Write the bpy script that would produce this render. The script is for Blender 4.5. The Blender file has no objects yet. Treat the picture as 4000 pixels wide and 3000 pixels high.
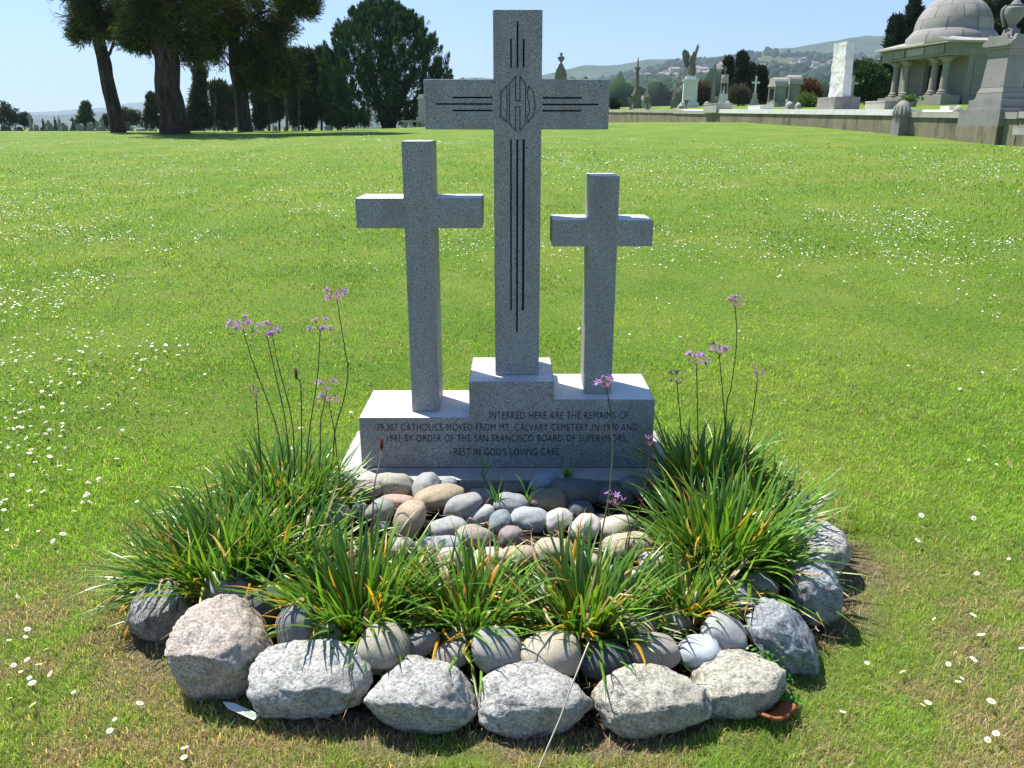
import bpy, bmesh, math, random
import numpy as np
from mathutils import Vector, Matrix, noise, Euler

rng = np.random.default_rng(7)
random.seed(7)
C = bpy.context.scene.collection
# ---------------------------------------------------------------- camera
F, T, H = 3130.6, 0.3117, 1.5          # focal length in photo pixels, tilt down, eye height above the slab
cam_d = bpy.data.cameras.new('camera'); cam = bpy.data.objects.new('camera', cam_d); C.objects.link(cam)
cam.location = (0, 0, H); cam.rotation_euler = (math.pi/2 - T, 0, 0)
cam_d.sensor_width = 36; cam_d.lens = F/4000*36; cam_d.clip_start = 0.05; cam_d.clip_end = 40000
bpy.context.scene.camera = cam
# ---------------------------------------------------------------- sun and sky
SUN = Vector((-0.42, 0.37, 1.0)).normalized()
wd = bpy.data.worlds.new('World'); bpy.context.scene.world = wd; wd.use_nodes = True
nt = wd.node_tree; sky = nt.nodes.new('ShaderNodeTexSky'); sky.sky_type = 'NISHITA'; sky.sun_disc = False
sky.sun_elevation = math.asin(SUN.z); sky.sun_rotation = math.atan2(SUN.x, SUN.y)
sky.air_density = 1.0; sky.dust_density = 0.0; sky.ozone_density = 4.0; sky.altitude = 0
wc = nt.nodes.new('ShaderNodeTexCoord'); wx = nt.nodes.new('ShaderNodeSeparateXYZ'); nt.links.new(wc.outputs['Generated'], wx.inputs[0])
wr = nt.nodes.new('ShaderNodeValToRGB'); we = wr.color_ramp.elements; we[0].position = 0.0; we[0].color = (0.68, 0.85, 1.14, 1); we[1].position = 0.35; we[1].color = (0.90, 0.97, 1.06, 1)
nt.links.new(wx.outputs['Z'], wr.inputs[0]); wm = nt.nodes.new('ShaderNodeMix'); wm.data_type = 'RGBA'; wm.blend_type = 'MULTIPLY'; wm.inputs[0].default_value = 1
nt.links.new(sky.outputs[0], wm.inputs[6]); nt.links.new(wr.outputs[0], wm.inputs[7])
nt.links.new(wm.outputs[2], nt.nodes['Background'].inputs[0]); nt.nodes['Background'].inputs[1].default_value = 0.085
sd = bpy.data.lights.new('sun', 'SUN'); sd.energy = 5.0; sd.angle = math.radians(0.53); sd.color = (1, 0.96, 0.89)
so = bpy.data.objects.new('sun', sd); C.objects.link(so); so.rotation_euler = SUN.to_track_quat('Z', 'Y').to_euler()
so.location = (0, 0, 30)
vs = bpy.context.scene.view_settings; vs.view_transform = 'Standard'; vs.look = 'None'; vs.exposure = 0.84; vs.gamma = 1

# ---------------------------------------------------------------- pixel -> place
def up(u, v, Z=None, Y=None):
    a = (u-2000)/F; b = (v-1500)/F
    dx = a; dy = math.cos(T)-b*math.sin(T); dz = -math.sin(T)-b*math.cos(T)
    s = (Z-H)/dz if Z is not None else Y/dy
    return Vector((dx*s, dy*s, H+dz*s))
def mpp(Y, Z=1.5):                       # metres per photo pixel at a distance
    return (Y*math.cos(T)+(H-Z)*math.sin(T))/F
def sstep(x): x = np.clip(x, 0, 1); return x*x*(3-2*x)

# ---------------------------------------------------------------- bookkeeping
def tag(o, label=None, cat=None, group=None, kind=None):
    if label: o['label'] = label
    if cat: o['category'] = cat
    if group: o['group'] = group
    if kind: o['kind'] = kind
    return o
def thing(name, label, cat, loc=(0, 0, 0), rz=0, group=None):
    o = bpy.data.objects.new(name, None); C.objects.link(o); o.location = loc; o.rotation_euler = (0, 0, rz)
    o.empty_display_size = 0.1
    return tag(o, label, cat, group)
def link(name, me, mats, parent=None, loc=(0, 0, 0), rz=0, smooth=False):
    o = bpy.data.objects.new(name, me); C.objects.link(o)
    if parent is not None: o.parent = parent
    o.location = loc; o.rotation_euler = (0, 0, rz)
    for m in (mats if isinstance(mats, (list, tuple)) else [mats]): me.materials.append(m)
    if smooth:
        me.polygons.foreach_set('use_smooth', [True]*len(me.polygons))
    return o
def np_mesh(name, V, Fc, col=None):
    """V (n,3); Fc list of (k,m) int arrays (several face sizes allowed)"""
    me = bpy.data.meshes.new(name)
    if not isinstance(Fc, (list, tuple)): Fc = [Fc]
    Fc = [f for f in Fc if len(f)]
    nl = sum(f.size for f in Fc); nf = sum(len(f) for f in Fc)
    me.vertices.add(len(V)); me.vertices.foreach_set('co', np.asarray(V, np.float32).ravel())
    me.loops.add(nl); me.polygons.add(nf)
    me.loops.foreach_set('vertex_index', np.concatenate([f.ravel() for f in Fc]).astype(np.int32))
    tot = np.concatenate([np.full(len(f), f.shape[1]) for f in Fc]).astype(np.int32)
    st = np.concatenate([[0], np.cumsum(tot)[:-1]]).astype(np.int32)
    me.polygons.foreach_set('loop_start', st); me.polygons.foreach_set('loop_total', tot)
    me.update(calc_edges=True)
    if col is not None:
        a = me.color_attributes.new('Col', 'FLOAT_COLOR', 'POINT')
        c = np.ones((len(V), 4), np.float32); c[:, :3] = col; a.data.foreach_set('color', c.ravel())
    me.validate()
    return me
class MB:
    def __init__(s): s.v = []; s.f = []; s.m = []; s.mi = 0
    def add(s, vs, fs):
        n = len(s.v); s.v += [tuple(p) for p in vs]; s.f += [[i+n for i in f] for f in fs]; s.m += [s.mi]*len(fs); return s
    def box(s, x0, x1, y0, y1, z0, z1, tx=0, ty=0):     # tx, ty: how much each top edge is drawn in
        s.add([(x0, y0, z0), (x1, y0, z0), (x1, y1, z0), (x0, y1, z0), (x0+tx, y0+ty, z1), (x1-tx, y0+ty, z1), (x1-tx, y1-ty, z1), (x0+tx, y1-ty, z1)],
              [(3, 2, 1, 0), (4, 5, 6, 7), (0, 1, 5, 4), (1, 2, 6, 5), (2, 3, 7, 6), (3, 0, 4, 7)]); return s
    def cbox(s, cx, cy, w, d, z0, z1, t=0): return s.box(cx-w/2, cx+w/2, cy-d/2, cy+d/2, z0, z1, t, t)
    def lathe(s, prof, n=16, cx=0, cy=0, sq=1.0):       # prof [(r,z)...]
        vs = [(cx+r*math.cos(2*math.pi*i/n), cy+r*sq*math.sin(2*math.pi*i/n), z) for r, z in prof for i in range(n)]
        fs = [(j*n+i, j*n+(i+1) % n, (j+1)*n+(i+1) % n, (j+1)*n+i) for j in range(len(prof)-1) for i in range(n)]
        fs += [tuple(range(n))[::-1], tuple((len(prof)-1)*n+i for i in range(n))]
        s.add(vs, fs); return s
    def tube(s, pts, rad, n=8, caps=True):
        P = [Vector(p) for p in pts]
        if not hasattr(rad, '__len__'): rad = [rad]*len(P)
        vs = []; up0 = Vector((0.13, 1, 0.21)).normalized()
        for i, p in enumerate(P):
            t = (P[min(i+1, len(P)-1)]-P[max(i-1, 0)]).normalized()
            a = t.cross(up0)
            if a.length < 1e-3: a = t.cross(Vector((1, 0, 0)))
            a.normalize(); b = t.cross(a)
            vs += [p+(a*math.cos(2*math.pi*k/n)+b*math.sin(2*math.pi*k/n))*rad[i] for k in range(n)]
        fs = [(j*n+k, j*n+(k+1) % n, (j+1)*n+(k+1) % n, (j+1)*n+k) for j in range(len(P)-1) for k in range(n)]
        if caps: fs += [tuple(range(n))[::-1], tuple((len(P)-1)*n+k for k in range(n))]
        s.add(vs, fs); return s
    def prism(s, poly, y0, y1):                          # polygon in XZ, extruded along Y
        n = len(poly); vs = [(x, y0, z) for x, z in poly]+[(x, y1, z) for x, z in poly]
        fs = [tuple(range(n)), tuple(range(2*n-1, n-1, -1))]+[(i, n+i, n+(i+1) % n, (i+1) % n) for i in range(n)]
        s.add(vs, fs); return s
    def cross(s, w, h, th, arm, az0, az1, z0=0, cy=0):   # a latin cross standing in XZ
        a = w/2; b = arm/2
        s.prism([(-a, z0), (a, z0), (a, az0), (b, az0), (b, az1), (a, az1), (a, h), (-a, h), (-a, az1), (-b, az1), (-b, az0), (-a, az0)], cy-th/2, cy+th/2); return s
    def ball(s, c, r, n=10, sc=(1, 1, 1)):
        pr = [(max(1e-4, math.sin(math.pi*k/n)), -math.cos(math.pi*k/n)) for k in range(n+1)]
        m = n+2; vs = [(c[0]+q*r*sc[0]*math.cos(2*math.pi*i/m), c[1]+q*r*sc[1]*math.sin(2*math.pi*i/m), c[2]+z*r*sc[2]) for q, z in pr for i in range(m)]
        fs = [(j*m+i, j*m+(i+1) % m, (j+1)*m+(i+1) % m, (j+1)*m+i) for j in range(n) for i in range(m)]
        s.add(vs, fs); return s
    def mesh(s, name, bevel=0, fix=True):
        me = bpy.data.meshes.new(name); me.from_pydata(s.v, [], s.f)
        for p, m in zip(me.polygons, s.m): p.material_index = m
        if fix or bevel:
            bm = bmesh.new(); bm.from_mesh(me); bmesh.ops.recalc_face_normals(bm, faces=bm.faces)
            if bevel:
                es = [e for e in bm.edges if len(e.link_faces) == 2 and e.calc_face_angle(0) > 0.4]
                bmesh.ops.bevel(bm, geom=es, offset=bevel, segments=2, affect='EDGES', profile=0.6)
            bm.to_mesh(me); bm.free()
        return me
    def build(s, name, mats, parent=None, loc=(0, 0, 0), rz=0, bevel=0, smooth=False):
        o = link(name, s.mesh(name, bevel), mats, parent, loc, rz)
        if smooth:
            o.data.polygons.foreach_set('use_smooth', [True]*len(o.data.polygons))
            try: o.data.set_sharp_from_angle(angle=math.radians(40))
            except Exception: pass
        return o

# ---------------------------------------------------------------- materials
def mat(name, rough=0.8, spec=0.3):
    m = bpy.data.materials.new(name); m.use_nodes = True; b = m.node_tree.nodes['Principled BSDF']
    b.inputs['Roughness'].default_value = rough; b.inputs['Specular IOR Level'].default_value = spec
    return m, m.node_tree, b
def N(nt, t, **k):
    n = nt.nodes.new(t)
    for a, v in k.items():
        if a in n.inputs: n.inputs[a].default_value = v
        else: setattr(n, a, v)
    return n
def ramp(nt, src, stops, interp='LINEAR'):
    r = nt.nodes.new('ShaderNodeValToRGB'); r.color_ramp.interpolation = interp; e = r.color_ramp.elements
    while len(e) < len(stops): e.new(0.5)
    for k, (p, c) in enumerate(stops):
        e[k].position = p; e[k].color = (*c, 1) if len(c) == 3 else c
    nt.links.new(src, r.inputs[0]); return r.outputs[0]
def mix(nt, fac, a, b, mode='MIX'):
    m = nt.nodes.new('ShaderNodeMix'); m.data_type = 'RGBA'; m.blend_type = mode
    for s, v in ((m.inputs[0], fac), (m.inputs[6], a), (m.inputs[7], b)):
        if hasattr(v, 'is_linked'): nt.links.new(v, s)
        elif isinstance(v, (int, float)): s.default_value = v
        else: s.default_value = (*v, 1)
    return m.outputs[2]
def coords(nt, kind='Object'):
    return nt.nodes.new('ShaderNodeTexCoord').outputs[kind]
def nz(nt, co, scale, detail=4, rough=0.55, out='Fac', dist=0):
    n = nt.nodes.new('ShaderNodeTexNoise'); n.inputs['Scale'].default_value = scale; n.inputs['Detail'].default_value = detail
    n.inputs['Roughness'].default_value = rough; n.inputs['Distortion'].default_value = dist
    nt.links.new(co, n.inputs['Vector']); return n.outputs[out]
def bump(nt, b, h, strength=0.5, dist=0.01):
    n = nt.nodes.new('ShaderNodeBump'); n.inputs['Strength'].default_value = strength; n.inputs['Distance'].default_value = dist
    nt.links.new(h, n.inputs['Height']); nt.links.new(n.outputs[0], b.inputs['Normal'])
G = lambda v: (v, v, v)
def granite(name, lo, mid, hi, tint=(1, 1, 1), scale=1.0, stain=0.5):
    m, t, b = mat(name, 0.55, 0.35); co = coords(t)
    a = nz(t, co, 230*scale, 3, 0.7); c1 = ramp(t, a, [(0.34, [lo*k for k in tint]), (0.46, [mid*k for k in tint]), (0.56, [mid*1.25*k for k in tint]), (0.68, [hi*k for k in tint])])
    v = N(t, 'ShaderNodeTexVoronoi', Scale=260*scale); t.links.new(co, v.inputs['Vector'])
    f = ramp(t, v.outputs['Color'], [(0.0, G(.6)), (0.16, G(.6)), (0.22, G(0))])
    c2 = mix(t, f, c1, G(lo*0.45))
    mpg = N(t, 'ShaderNodeMapping'); mpg.inputs['Scale'].default_value = (2.2, 2.2, .7); t.links.new(co, mpg.inputs[0]); s = nz(t, mpg.outputs[0], 4, 6, .7); c3 = mix(t, ramp(t, s, [(0.42, G(0)), (0.7, G(stain))]), c2, [mid*0.55*k for k in (1.05, 1.0, 0.85)])
    t.links.new(c3, b.inputs['Base Color']); bump(t, b, a, 0.25, 0.002)
    return m
def stone(name, col, var=0.25, scale=3, dark=(0.06, 0.06, 0.045), moss=0.35, joints=None):
    m, t, b = mat(name, 0.85, 0.2); co = coords(t)
    a = nz(t, co, scale, 6, 0.65); lo = [c*(1-var) for c in col]; hi = [min(1, c*(1+var*0.6)) for c in col]
    c = ramp(t, a, [(0.3, lo), (0.55, col), (0.75, hi)])
    mp = N(t, 'ShaderNodeMapping'); mp.inputs['Scale'].default_value = (1.6, 1.6, 0.5); t.links.new(co, mp.inputs[0])
    s = nz(t, mp.outputs[0], scale*0.7, 5, 0.7); c = mix(t, ramp(t, s, [(0.5, G(0)), (0.72, G(moss))]), c, dark)
    if joints:
        u = coords(t, 'UV'); br = N(t, 'ShaderNodeTexBrick'); br.inputs['Scale'].default_value = 1; br.inputs['Mortar Size'].default_value = joints[2]
        br.inputs['Brick Width'].default_value = joints[0]; br.inputs['Row Height'].default_value = joints[1]
        br.inputs['Color1'].default_value = (1, 1, 1, 1); br.inputs['Color2'].default_value = (.82, .84, .85, 1); br.inputs['Mortar'].default_value = (.45, .45, .45, 1)
        t.links.new(u, br.inputs['Vector']); c = mix(t, 1.0, c, br.outputs['Color'], 'MULTIPLY')
    t.links.new(c, b.inputs['Base Color']); bump(t, b, a, 0.5, 0.02)
    return m
def leafmat(name, rough=0.5, trans=0.35, spec=0.3, boost=1.0, tint=(1.0, 1.0, 0.6)):
    m, t, b = mat(name, rough, spec); at = N(t, 'ShaderNodeAttribute', attribute_name='Col')
    t.links.new(at.outputs['Color'], b.inputs['Base Color'])
    tr = t.nodes.new('ShaderNodeBsdfTranslucent'); mc = mix(t, 1.0, at.outputs['Color'], [boost*k for k in tint], 'MULTIPLY'); t.links.new(mc, tr.inputs[0])
    ms = t.nodes.new('ShaderNodeMixShader'); ms.inputs[0].default_value = trans
    t.links.new(b.outputs[0], ms.inputs[1]); t.links.new(tr.outputs[0], ms.inputs[2]); t.links.new(ms.outputs[0], t.nodes['Material Output'].inputs['Surface'])
    return m
def flat(name, col, rough=0.7, spec=0.3):
    m, t, b = mat(name, rough, spec); co = coords(t)
    c = ramp(t, nz(t, co, 8, 4), [(0.3, [k*0.82 for k in col]), (0.7, [min(1, k*1.12) for k in col])])
    t.links.new(c, b.inputs['Base Color']); return m
M = {}
M['granite'] = granite('grey_granite', 0.12, 0.30, 0.58, (1.0, 1.0, 0.99), scale=.85)
M['granite_top'] = granite('sunlit_granite_top', 0.48, 0.68, 0.82, (1.0, 1.0, 0.99), stain=0.1)  # paler copy for upward faces, sunlit whiteness put into the colour
M['groove'] = flat('groove_dark', (0.035, 0.034, 0.022), 0.9, 0.1)
M['letter'] = flat('letter_paint', (0.045, 0.047, 0.045), 0.8, 0.1)
M['emblem'] = flat('emblem_paint', (0.05, 0.05, 0.045), 0.8, 0.1)
M['concrete'] = stone('concrete', (0.42, 0.41, 0.39), 0.2, 6, moss=0.25)
M['grass'] = leafmat('grass_blades', 0.5, 0.42, 0.3, 2.1, (1.05, 1.0, 0.55))
M['leaf'] = leafmat('strap_leaves', 0.32, 0.30, 0.6, 1.7, (1.0, 1.0, 0.45))
M['needle'] = leafmat('conifer_foliage', 0.7, 0.22, 0.15, 1.3)
M['stem'] = flat('flower_stem', (0.09, 0.10, 0.04), 0.6)
M['stem_red'] = flat('flower_stem_red', (0.11, 0.055, 0.04), 0.6)
M['petal'] = leafmat('violet_petals', 0.5, 0.35, 0.2, 1.3, (1, 1, 1))
M['daisy'] = flat('daisy_white', (0.86, 0.87, 0.86), 0.6, 0.2)
M['daisy_eye'] = flat('daisy_yellow', (0.75, 0.50, 0.04), 0.7, 0.2)
M['st_white'] = stone('white_marble', (0.68, 0.67, 0.64), 0.12, 2.5, moss=0.15)
M['st_pale'] = stone('pale_stone', (0.40, 0.385, 0.34), 0.2, 2.5, moss=0.4)
M['st_grey'] = stone('grey_stone', (0.27, 0.26, 0.235), 0.25, 2.5, moss=0.5)
M['st_green'] = stone('weathered_stone', (0.19, 0.185, 0.145), 0.3, 2.5, moss=0.6)
M['st_dark'] = stone('dark_stone', (0.085, 0.085, 0.085), 0.3, 2, moss=0.4)
M['st_mau'] = stone('mausoleum_stone', (0.25, 0.245, 0.205), 0.14, 1.5, moss=0.25)
M['st_dome'] = stone('dome_stone', (0.33, 0.315, 0.285), 0.16, 1.2, moss=0.45, joints=(0.125, 0.2, 0.0028))
M['st_obelisk'] = stone('obelisk_stone', (0.25, 0.245, 0.23), 0.16, 2, moss=0.25)
M['wall'] = stone('retaining_wall', (0.23, 0.205, 0.14), 0.35, 1.6, (0.04, 0.042, 0.022), moss=0.85)
M['opening'] = flat('dark_opening', (0.02, 0.02, 0.02), 0.9, 0.05)
def barkmat():
    m, t, b = mat('bark', 0.95, 0.1); co = coords(t); mp = N(t, 'ShaderNodeMapping'); mp.inputs['Scale'].default_value = (1, 1, 0.22); t.links.new(co, mp.inputs[0])
    a = nz(t, mp.outputs[0], 7, 7, 0.7, dist=0.4)
    t.links.new(ramp(t, a, [(0.35, (0.025, 0.02, 0.016)), (0.6, (0.09, 0.072, 0.06)), (0.75, (0.15, 0.12, 0.10))]), b.inputs['Base Color']); bump(t, b, a, 1.0, 0.08); return m
M['bark'] = barkmat()

# ---------------------------------------------------------------- terrain
WX = lambda Y: 11.5+(24-Y)*0.163        # foot of the retaining wall
def gz(x, y):
    x = np.asarray(x, float); y = np.asarray(y, float)
    base = np.interp(y, [-9, 2.5, 4.5, 6, 9, 14, 19, 24, 29, 35, 45, 60, 100, 400, 1500, 12000], [-.12, -.085, -.045, .01, .15, .44, .73, .99, 1.22, 1.43, 1.53, 1.60, 1.62, 1.6, 0, -5])
    lat = 0.02*np.clip(x, -10, 14)*sstep(y/20)
    L = sstep((-x-2)/12); drop = np.interp(y, [35, 60, 100, 400], [0, .27, .55, 1.05])
    return base+lat-L*drop
def gz1(x, y): return float(gz(x, y))
BED = (-0.02, 2.75, 1.28, 0.95)            # centre and half axes of the stone ring (outer foot)
def dry(x, y):
    """how worn and dry the turf is: bare earth hugging the stone ring"""
    x = np.asarray(x, float); y = np.asarray(y, float)
    r = np.sqrt(((x-BED[0])/BED[2])**2+((y-BED[1])/BED[3])**2)
    return r
def pnoise(x, y, s, seed=0):             # cheap smooth value noise on arrays
    X = np.asarray(x)*s+seed*17.3; Y = np.asarray(y)*s+seed*9.1; xi = np.floor(X); yi = np.floor(Y); fx = X-xi; fy = Y-yi
    h = lambda a, b: np.modf(np.abs(np.sin(a*127.1+b*311.7+seed*3.7)*43758.5453))[0]
    fx = fx*fx*(3-2*fx); fy = fy*fy*(3-2*fy)
    return (h(xi, yi)*(1-fx)+h(xi+1, yi)*fx)*(1-fy)+(h(xi, yi+1)*(1-fx)+h(xi+1, yi+1)*fx)*fy
def fbm(x, y, s, seed=0): return (pnoise(x, y, s, seed)+.5*pnoise(x, y, s*2.1, seed+1)+.25*pnoise(x, y, s*4.3, seed+2))/1.75
def dryness(x, y):
    r = dry(x, y); n = fbm(x, y, 5, 3)
    front = sstep((3.35-np.asarray(y))/0.7)
    d = sstep((1.20-r)/0.22+(n-.5)*1.9)*front
    n2 = fbm(x, y, 2.3, 13); d2 = sstep((.35*n+.3*n2+.35*fbm(x, y, 14, 23)-.38)*4.5)*sstep((3.1-np.asarray(y))/1.0)*0.78
    return np.clip(np.maximum(d, d2), 0, 1)
def ground():
    xs = np.concatenate([-np.geomspace(9000, 5, 60), np.arange(-4.8, 4.81, .08), np.geomspace(5, 9000, 60)])
    ys = np.concatenate([[-40, -10, -3], np.arange(0, 6, .08), np.geomspace(6, 12000, 130)])
    X, Y = np.meshgrid(xs, ys); Z = gz(X, Y)
    Z += (fbm(X, Y, 1.7, 5)-.5)*0.03*np.clip(Y/8, .4, 1)
    inside = dry(X, Y) < 0.99
    Z = np.where(inside & (Y > 1.7), Z-0.02, Z)
    V = np.stack([X, Y, Z], -1).reshape(-1, 3); nx = len(xs); ny = len(ys)
    i = np.arange((ny-1)*(nx-1)); r = i//(nx-1); c = i % (nx-1); a = r*nx+c
    Fc = np.stack([a, a+1, a+nx+1, a+nx], -1)
    d = dryness(V[:, 0], V[:, 1]); far = sstep((V[:, 1]-120)/300)
    col = np.stack([d, far, d*0], -1)
    me = np_mesh('lawn', V, Fc, col)
    m, t, b = mat('lawn_turf', 0.9, 0.15); co = coords(t); at = N(t, 'ShaderNodeAttribute', attribute_name='Col'); sp = t.nodes.new('ShaderNodeSeparateColor'); t.links.new(at.outputs['Color'], sp.inputs[0])
    a = nz(t, co, 60, 5, 0.75); a2 = nz(t, co, 0.9, 4, 0.6); a3 = nz(t, co, 7, 4, 0.6)
    g = ramp(t, a, [(0.3, (0.042, 0.10, 0.012)), (0.5, (0.125, 0.22, 0.024)), (0.72, (0.24, 0.345, 0.05))])
    g = mix(t, ramp(t, a2, [(0.38, G(0)), (0.68, G(0.55))]), g, (0.27, 0.29, 0.06))
    g = mix(t, ramp(t, a3, [(0.5, G(0)), (0.7, G(0.4))]), g, (0.09, 0.22, 0.02))
    e = ramp(t, nz(t, co, 45, 6, 0.75), [(0.3, (0.07, 0.05, 0.03)), (0.5, (0.21, 0.155, 0.10)), (0.7, (0.36, 0.28, 0.19))])
    g = mix(t, sp.outputs[0], g, e); g = mix(t, sp.outputs[1], g, (0.05, 0.07, 0.035))
    t.links.new(g, b.inputs['Base Color']); bump(t, b, a, 0.9, 0.03)
    o = link('lawn', me, m, smooth=True); tag(o, kind='structure'); return o
ground()

# ---------------------------------------------------------------- the memorial
BY0, BY1 = 3.3985, 3.795
def memorial():
    loc = (0, 3.6, 0); L = lambda x, y, z: (x-loc[0], y-loc[1], z-loc[2])
    root = thing('cross_memorial', 'speckled grey granite memorial with three crosses on a stepped inscribed block', 'memorial', loc)
    b = MB(); poly = [(-.692, 0), (.6424, 0), (.6424, .3308), (.1887, .3308), (.1887, .4149), (-.1923, .4149), (-.1923, .2449), (-.692, .2449)]
    b.prism(poly, BY0-3.6, BY1-3.6); base = b.build('base_block', [M['granite']], root, bevel=.004)
    s = MB(); s.box(-.80, .74, BY0-.13-3.6, BY1+.08-3.6, -.09, -.002); s.build('foundation_slab', [M['concrete']], root, bevel=.006)
    th = .238; y0 = 3.4765
    def px(u, v, Y=y0): p = up(u, v, Y=Y); return p.x, p.z
    # two small crosses
    for nm, x0, x1, z0, top, al, ar, at, ab in (('l', -.461, -.336, .2449, 1.4394, 1389, 1883, 775, 892), ('r', .3314, .4545, .3308, 1.2982, 2157, 2551, 861, 963)):
        c = MB(); aT = px(al, at)[1]; aB = px(al, ab)[1]; a0 = px(al, (at+ab)/2)[0]; a1 = px(ar, (at+ab)/2)[0]
        c.prism([(x0, z0), (x1, z0), (x1, aB), (a1, aB), (a1, aT), (x1, aT), (x1, top), (x0, top), (x0, aT), (a0, aT), (a0, aB), (x0, aB)], y0-3.6, y0+th-3.6)
        o = c.build('cross', [M['granite']], root, bevel=.0045)
        o['label'] = 'plain cross on the lower left step' if nm == 'l' else 'plain shortest cross on the right step'
    # the tall cross with sunk lines
    yc = 3.4972; c = MB(); x0, x1, a0, a1, aB, aT, tp = -.0766, .1223, -.3619, .4009, 1.485, 1.6813, 1.941
    c.prism([(x0, .4149), (x1, .4149), (x1, aB), (a1, aB), (a1, aT), (x1, aT), (x1, tp), (x0, tp), (x0, aT), (a0, aT), (a0, aB), (x0, aB)], yc-3.6, yc+th-3.6)
    big = c.build('cross', [M['granite'], M['groove']], root, bevel=.005); big['label'] = 'tall centre cross with sunk lines and a carved monogram'
    k = MB(); Q = lambda u, v: px(1300+u/1.58, v/1.58, yc); g = .0033
    def gr(u0, v0, u1, v1):
        a = Q(u0, v0); d = Q(u1, v1); xa, xb = sorted((a[0], d[0])); za, zb = sorted((a[1], d[1]))
        if abs(u1-u0) < 1: xa -= g; xb += g
        else: za -= g; zb += g
        k.box(xa, xb, yc-3.6-.02, yc-3.6+.011, za, zb)
    for u, v0, v1 in ((1100, 238, 418), (1140, 130, 418), (1178, 240, 416)): gr(u, v0, u, v1)
    for v, u0, u1 in ((602, 738, 985), (642, 637, 985), (682, 738, 985), (604, 1293, 1537), (645, 1293, 1638), (684, 1293, 1534)): gr(u0, v, u1, v)
    for u, v0, v1 in ((1100, 860, 1915), (1137.5, 860, 2050), (1176, 860, 1915)): gr(u, v0, u, v1)
    cut = k.build('cutter', [M['groove']], root)
    # cutter material becomes slot 1 of the cross
    md = big.modifiers.new('b', 'BOOLEAN'); md.operation = 'DIFFERENCE'; md.object = cut; md.solver = 'EXACT'
    try: md.material_mode = 'TRANSFER'
    except Exception: pass
    bpy.context.view_layer.update(); dg = bpy.context.evaluated_depsgraph_get()
    nm = bpy.data.meshes.new_from_object(big.evaluated_get(dg)); big.modifiers.clear(); big.data = nm
    bpy.data.objects.remove(cut)
    # monogram outlines
    e = MB(); w = .0017
    polys = [[(1037, 570), (1075, 527), (1075, 755), (1037, 718)],
             [(1090, 518), (1128, 473), (1128, 622), (1155, 622), (1155, 473), (1190, 518), (1190, 765), (1155, 808), (1155, 660), (1128, 660), (1128, 808), (1090, 765)],
             [(1210, 533), (1238, 572), (1241, 605), (1250, 640), (1248, 668), (1235, 715), (1203, 757), (1204, 712), (1214, 682), (1213, 645), (1203, 605), (1203, 565)]]
    for P in polys:
        q = [Q(*p) for p in P]
        for (xa, za), (xb, zb) in zip(q, q[1:]+q[:1]):
            d = Vector((xb-xa, zb-za)); d.normalize(); n = Vector((-d.y, d.x))*w; xa2, za2, xb2, zb2 = xa-d.x*w, za-d.y*w, xb+d.x*w, zb+d.y*w
            e.prism([(xa2+n.x, za2+n.y), (xb2+n.x, zb2+n.y), (xb2-n.x, zb2-n.y), (xa2-n.x, za2-n.y)], yc-3.6-.0012, yc-3.6+.002)
    e.build('monogram', [M['emblem']], big)
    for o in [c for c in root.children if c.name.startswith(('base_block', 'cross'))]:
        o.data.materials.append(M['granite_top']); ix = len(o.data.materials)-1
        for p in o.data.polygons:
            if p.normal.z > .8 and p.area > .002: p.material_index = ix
    # inscription, each line fitted to its measured width
    lines = [('INTERRED HERE ARE THE REMAINS OF', 1911, 2457, 1607, 1636), ('39,307 CATHOLICS MOVED FROM MT. CALVARY CEMETERY IN 1940 AND', 1472, 2490, 1654, 1682),
             ('1941 BY ORDER OF THE SAN FRANCISCO BOARD OF SUPERVISORS.', 1513, 2450, 1697, 1725), ("REST IN GOD'S LOVING CARE", 1775, 2185, 1750, 1778)]
    for txt, u0, u1, v0, v1 in lines:
        cu = bpy.data.curves.new('t', 'FONT'); cu.body = txt; cu.size = 1; cu.extrude = .02; cu.space_word = 1.15; cu.space_character = 1.12; cu.offset = -.004
        to = bpy.data.objects.new('t', cu); C.objects.link(to); bpy.context.view_layer.update(); dg = bpy.context.evaluated_depsgraph_get()
        me = bpy.data.meshes.new_from_object(to.evaluated_get(dg)); bpy.data.objects.remove(to)
        n = len(me.vertices); co = np.empty(n*3, np.float32); me.vertices.foreach_get('co', co); co = co.reshape(-1, 3)
        A = px(u0, v1, BY0); B = px(u1, v0, BY0); sx = (B[0]-A[0])/(co[:, 0].max()-co[:, 0].min()); sz = (B[1]-A[1])/.70
        x = A[0]+(co[:, 0]-co[:, 0].min())*sx; z = A[1]+co[:, 1]*sz; y = BY0-3.6-.001+co[:, 2]*-.02
        me.vertices.foreach_set('co', np.stack([x, y, z], -1).astype(np.float32).ravel()); me.update()
        me.materials.clear(); link('inscription_line', me, M['letter'], base)
    return root
memorial()

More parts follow.
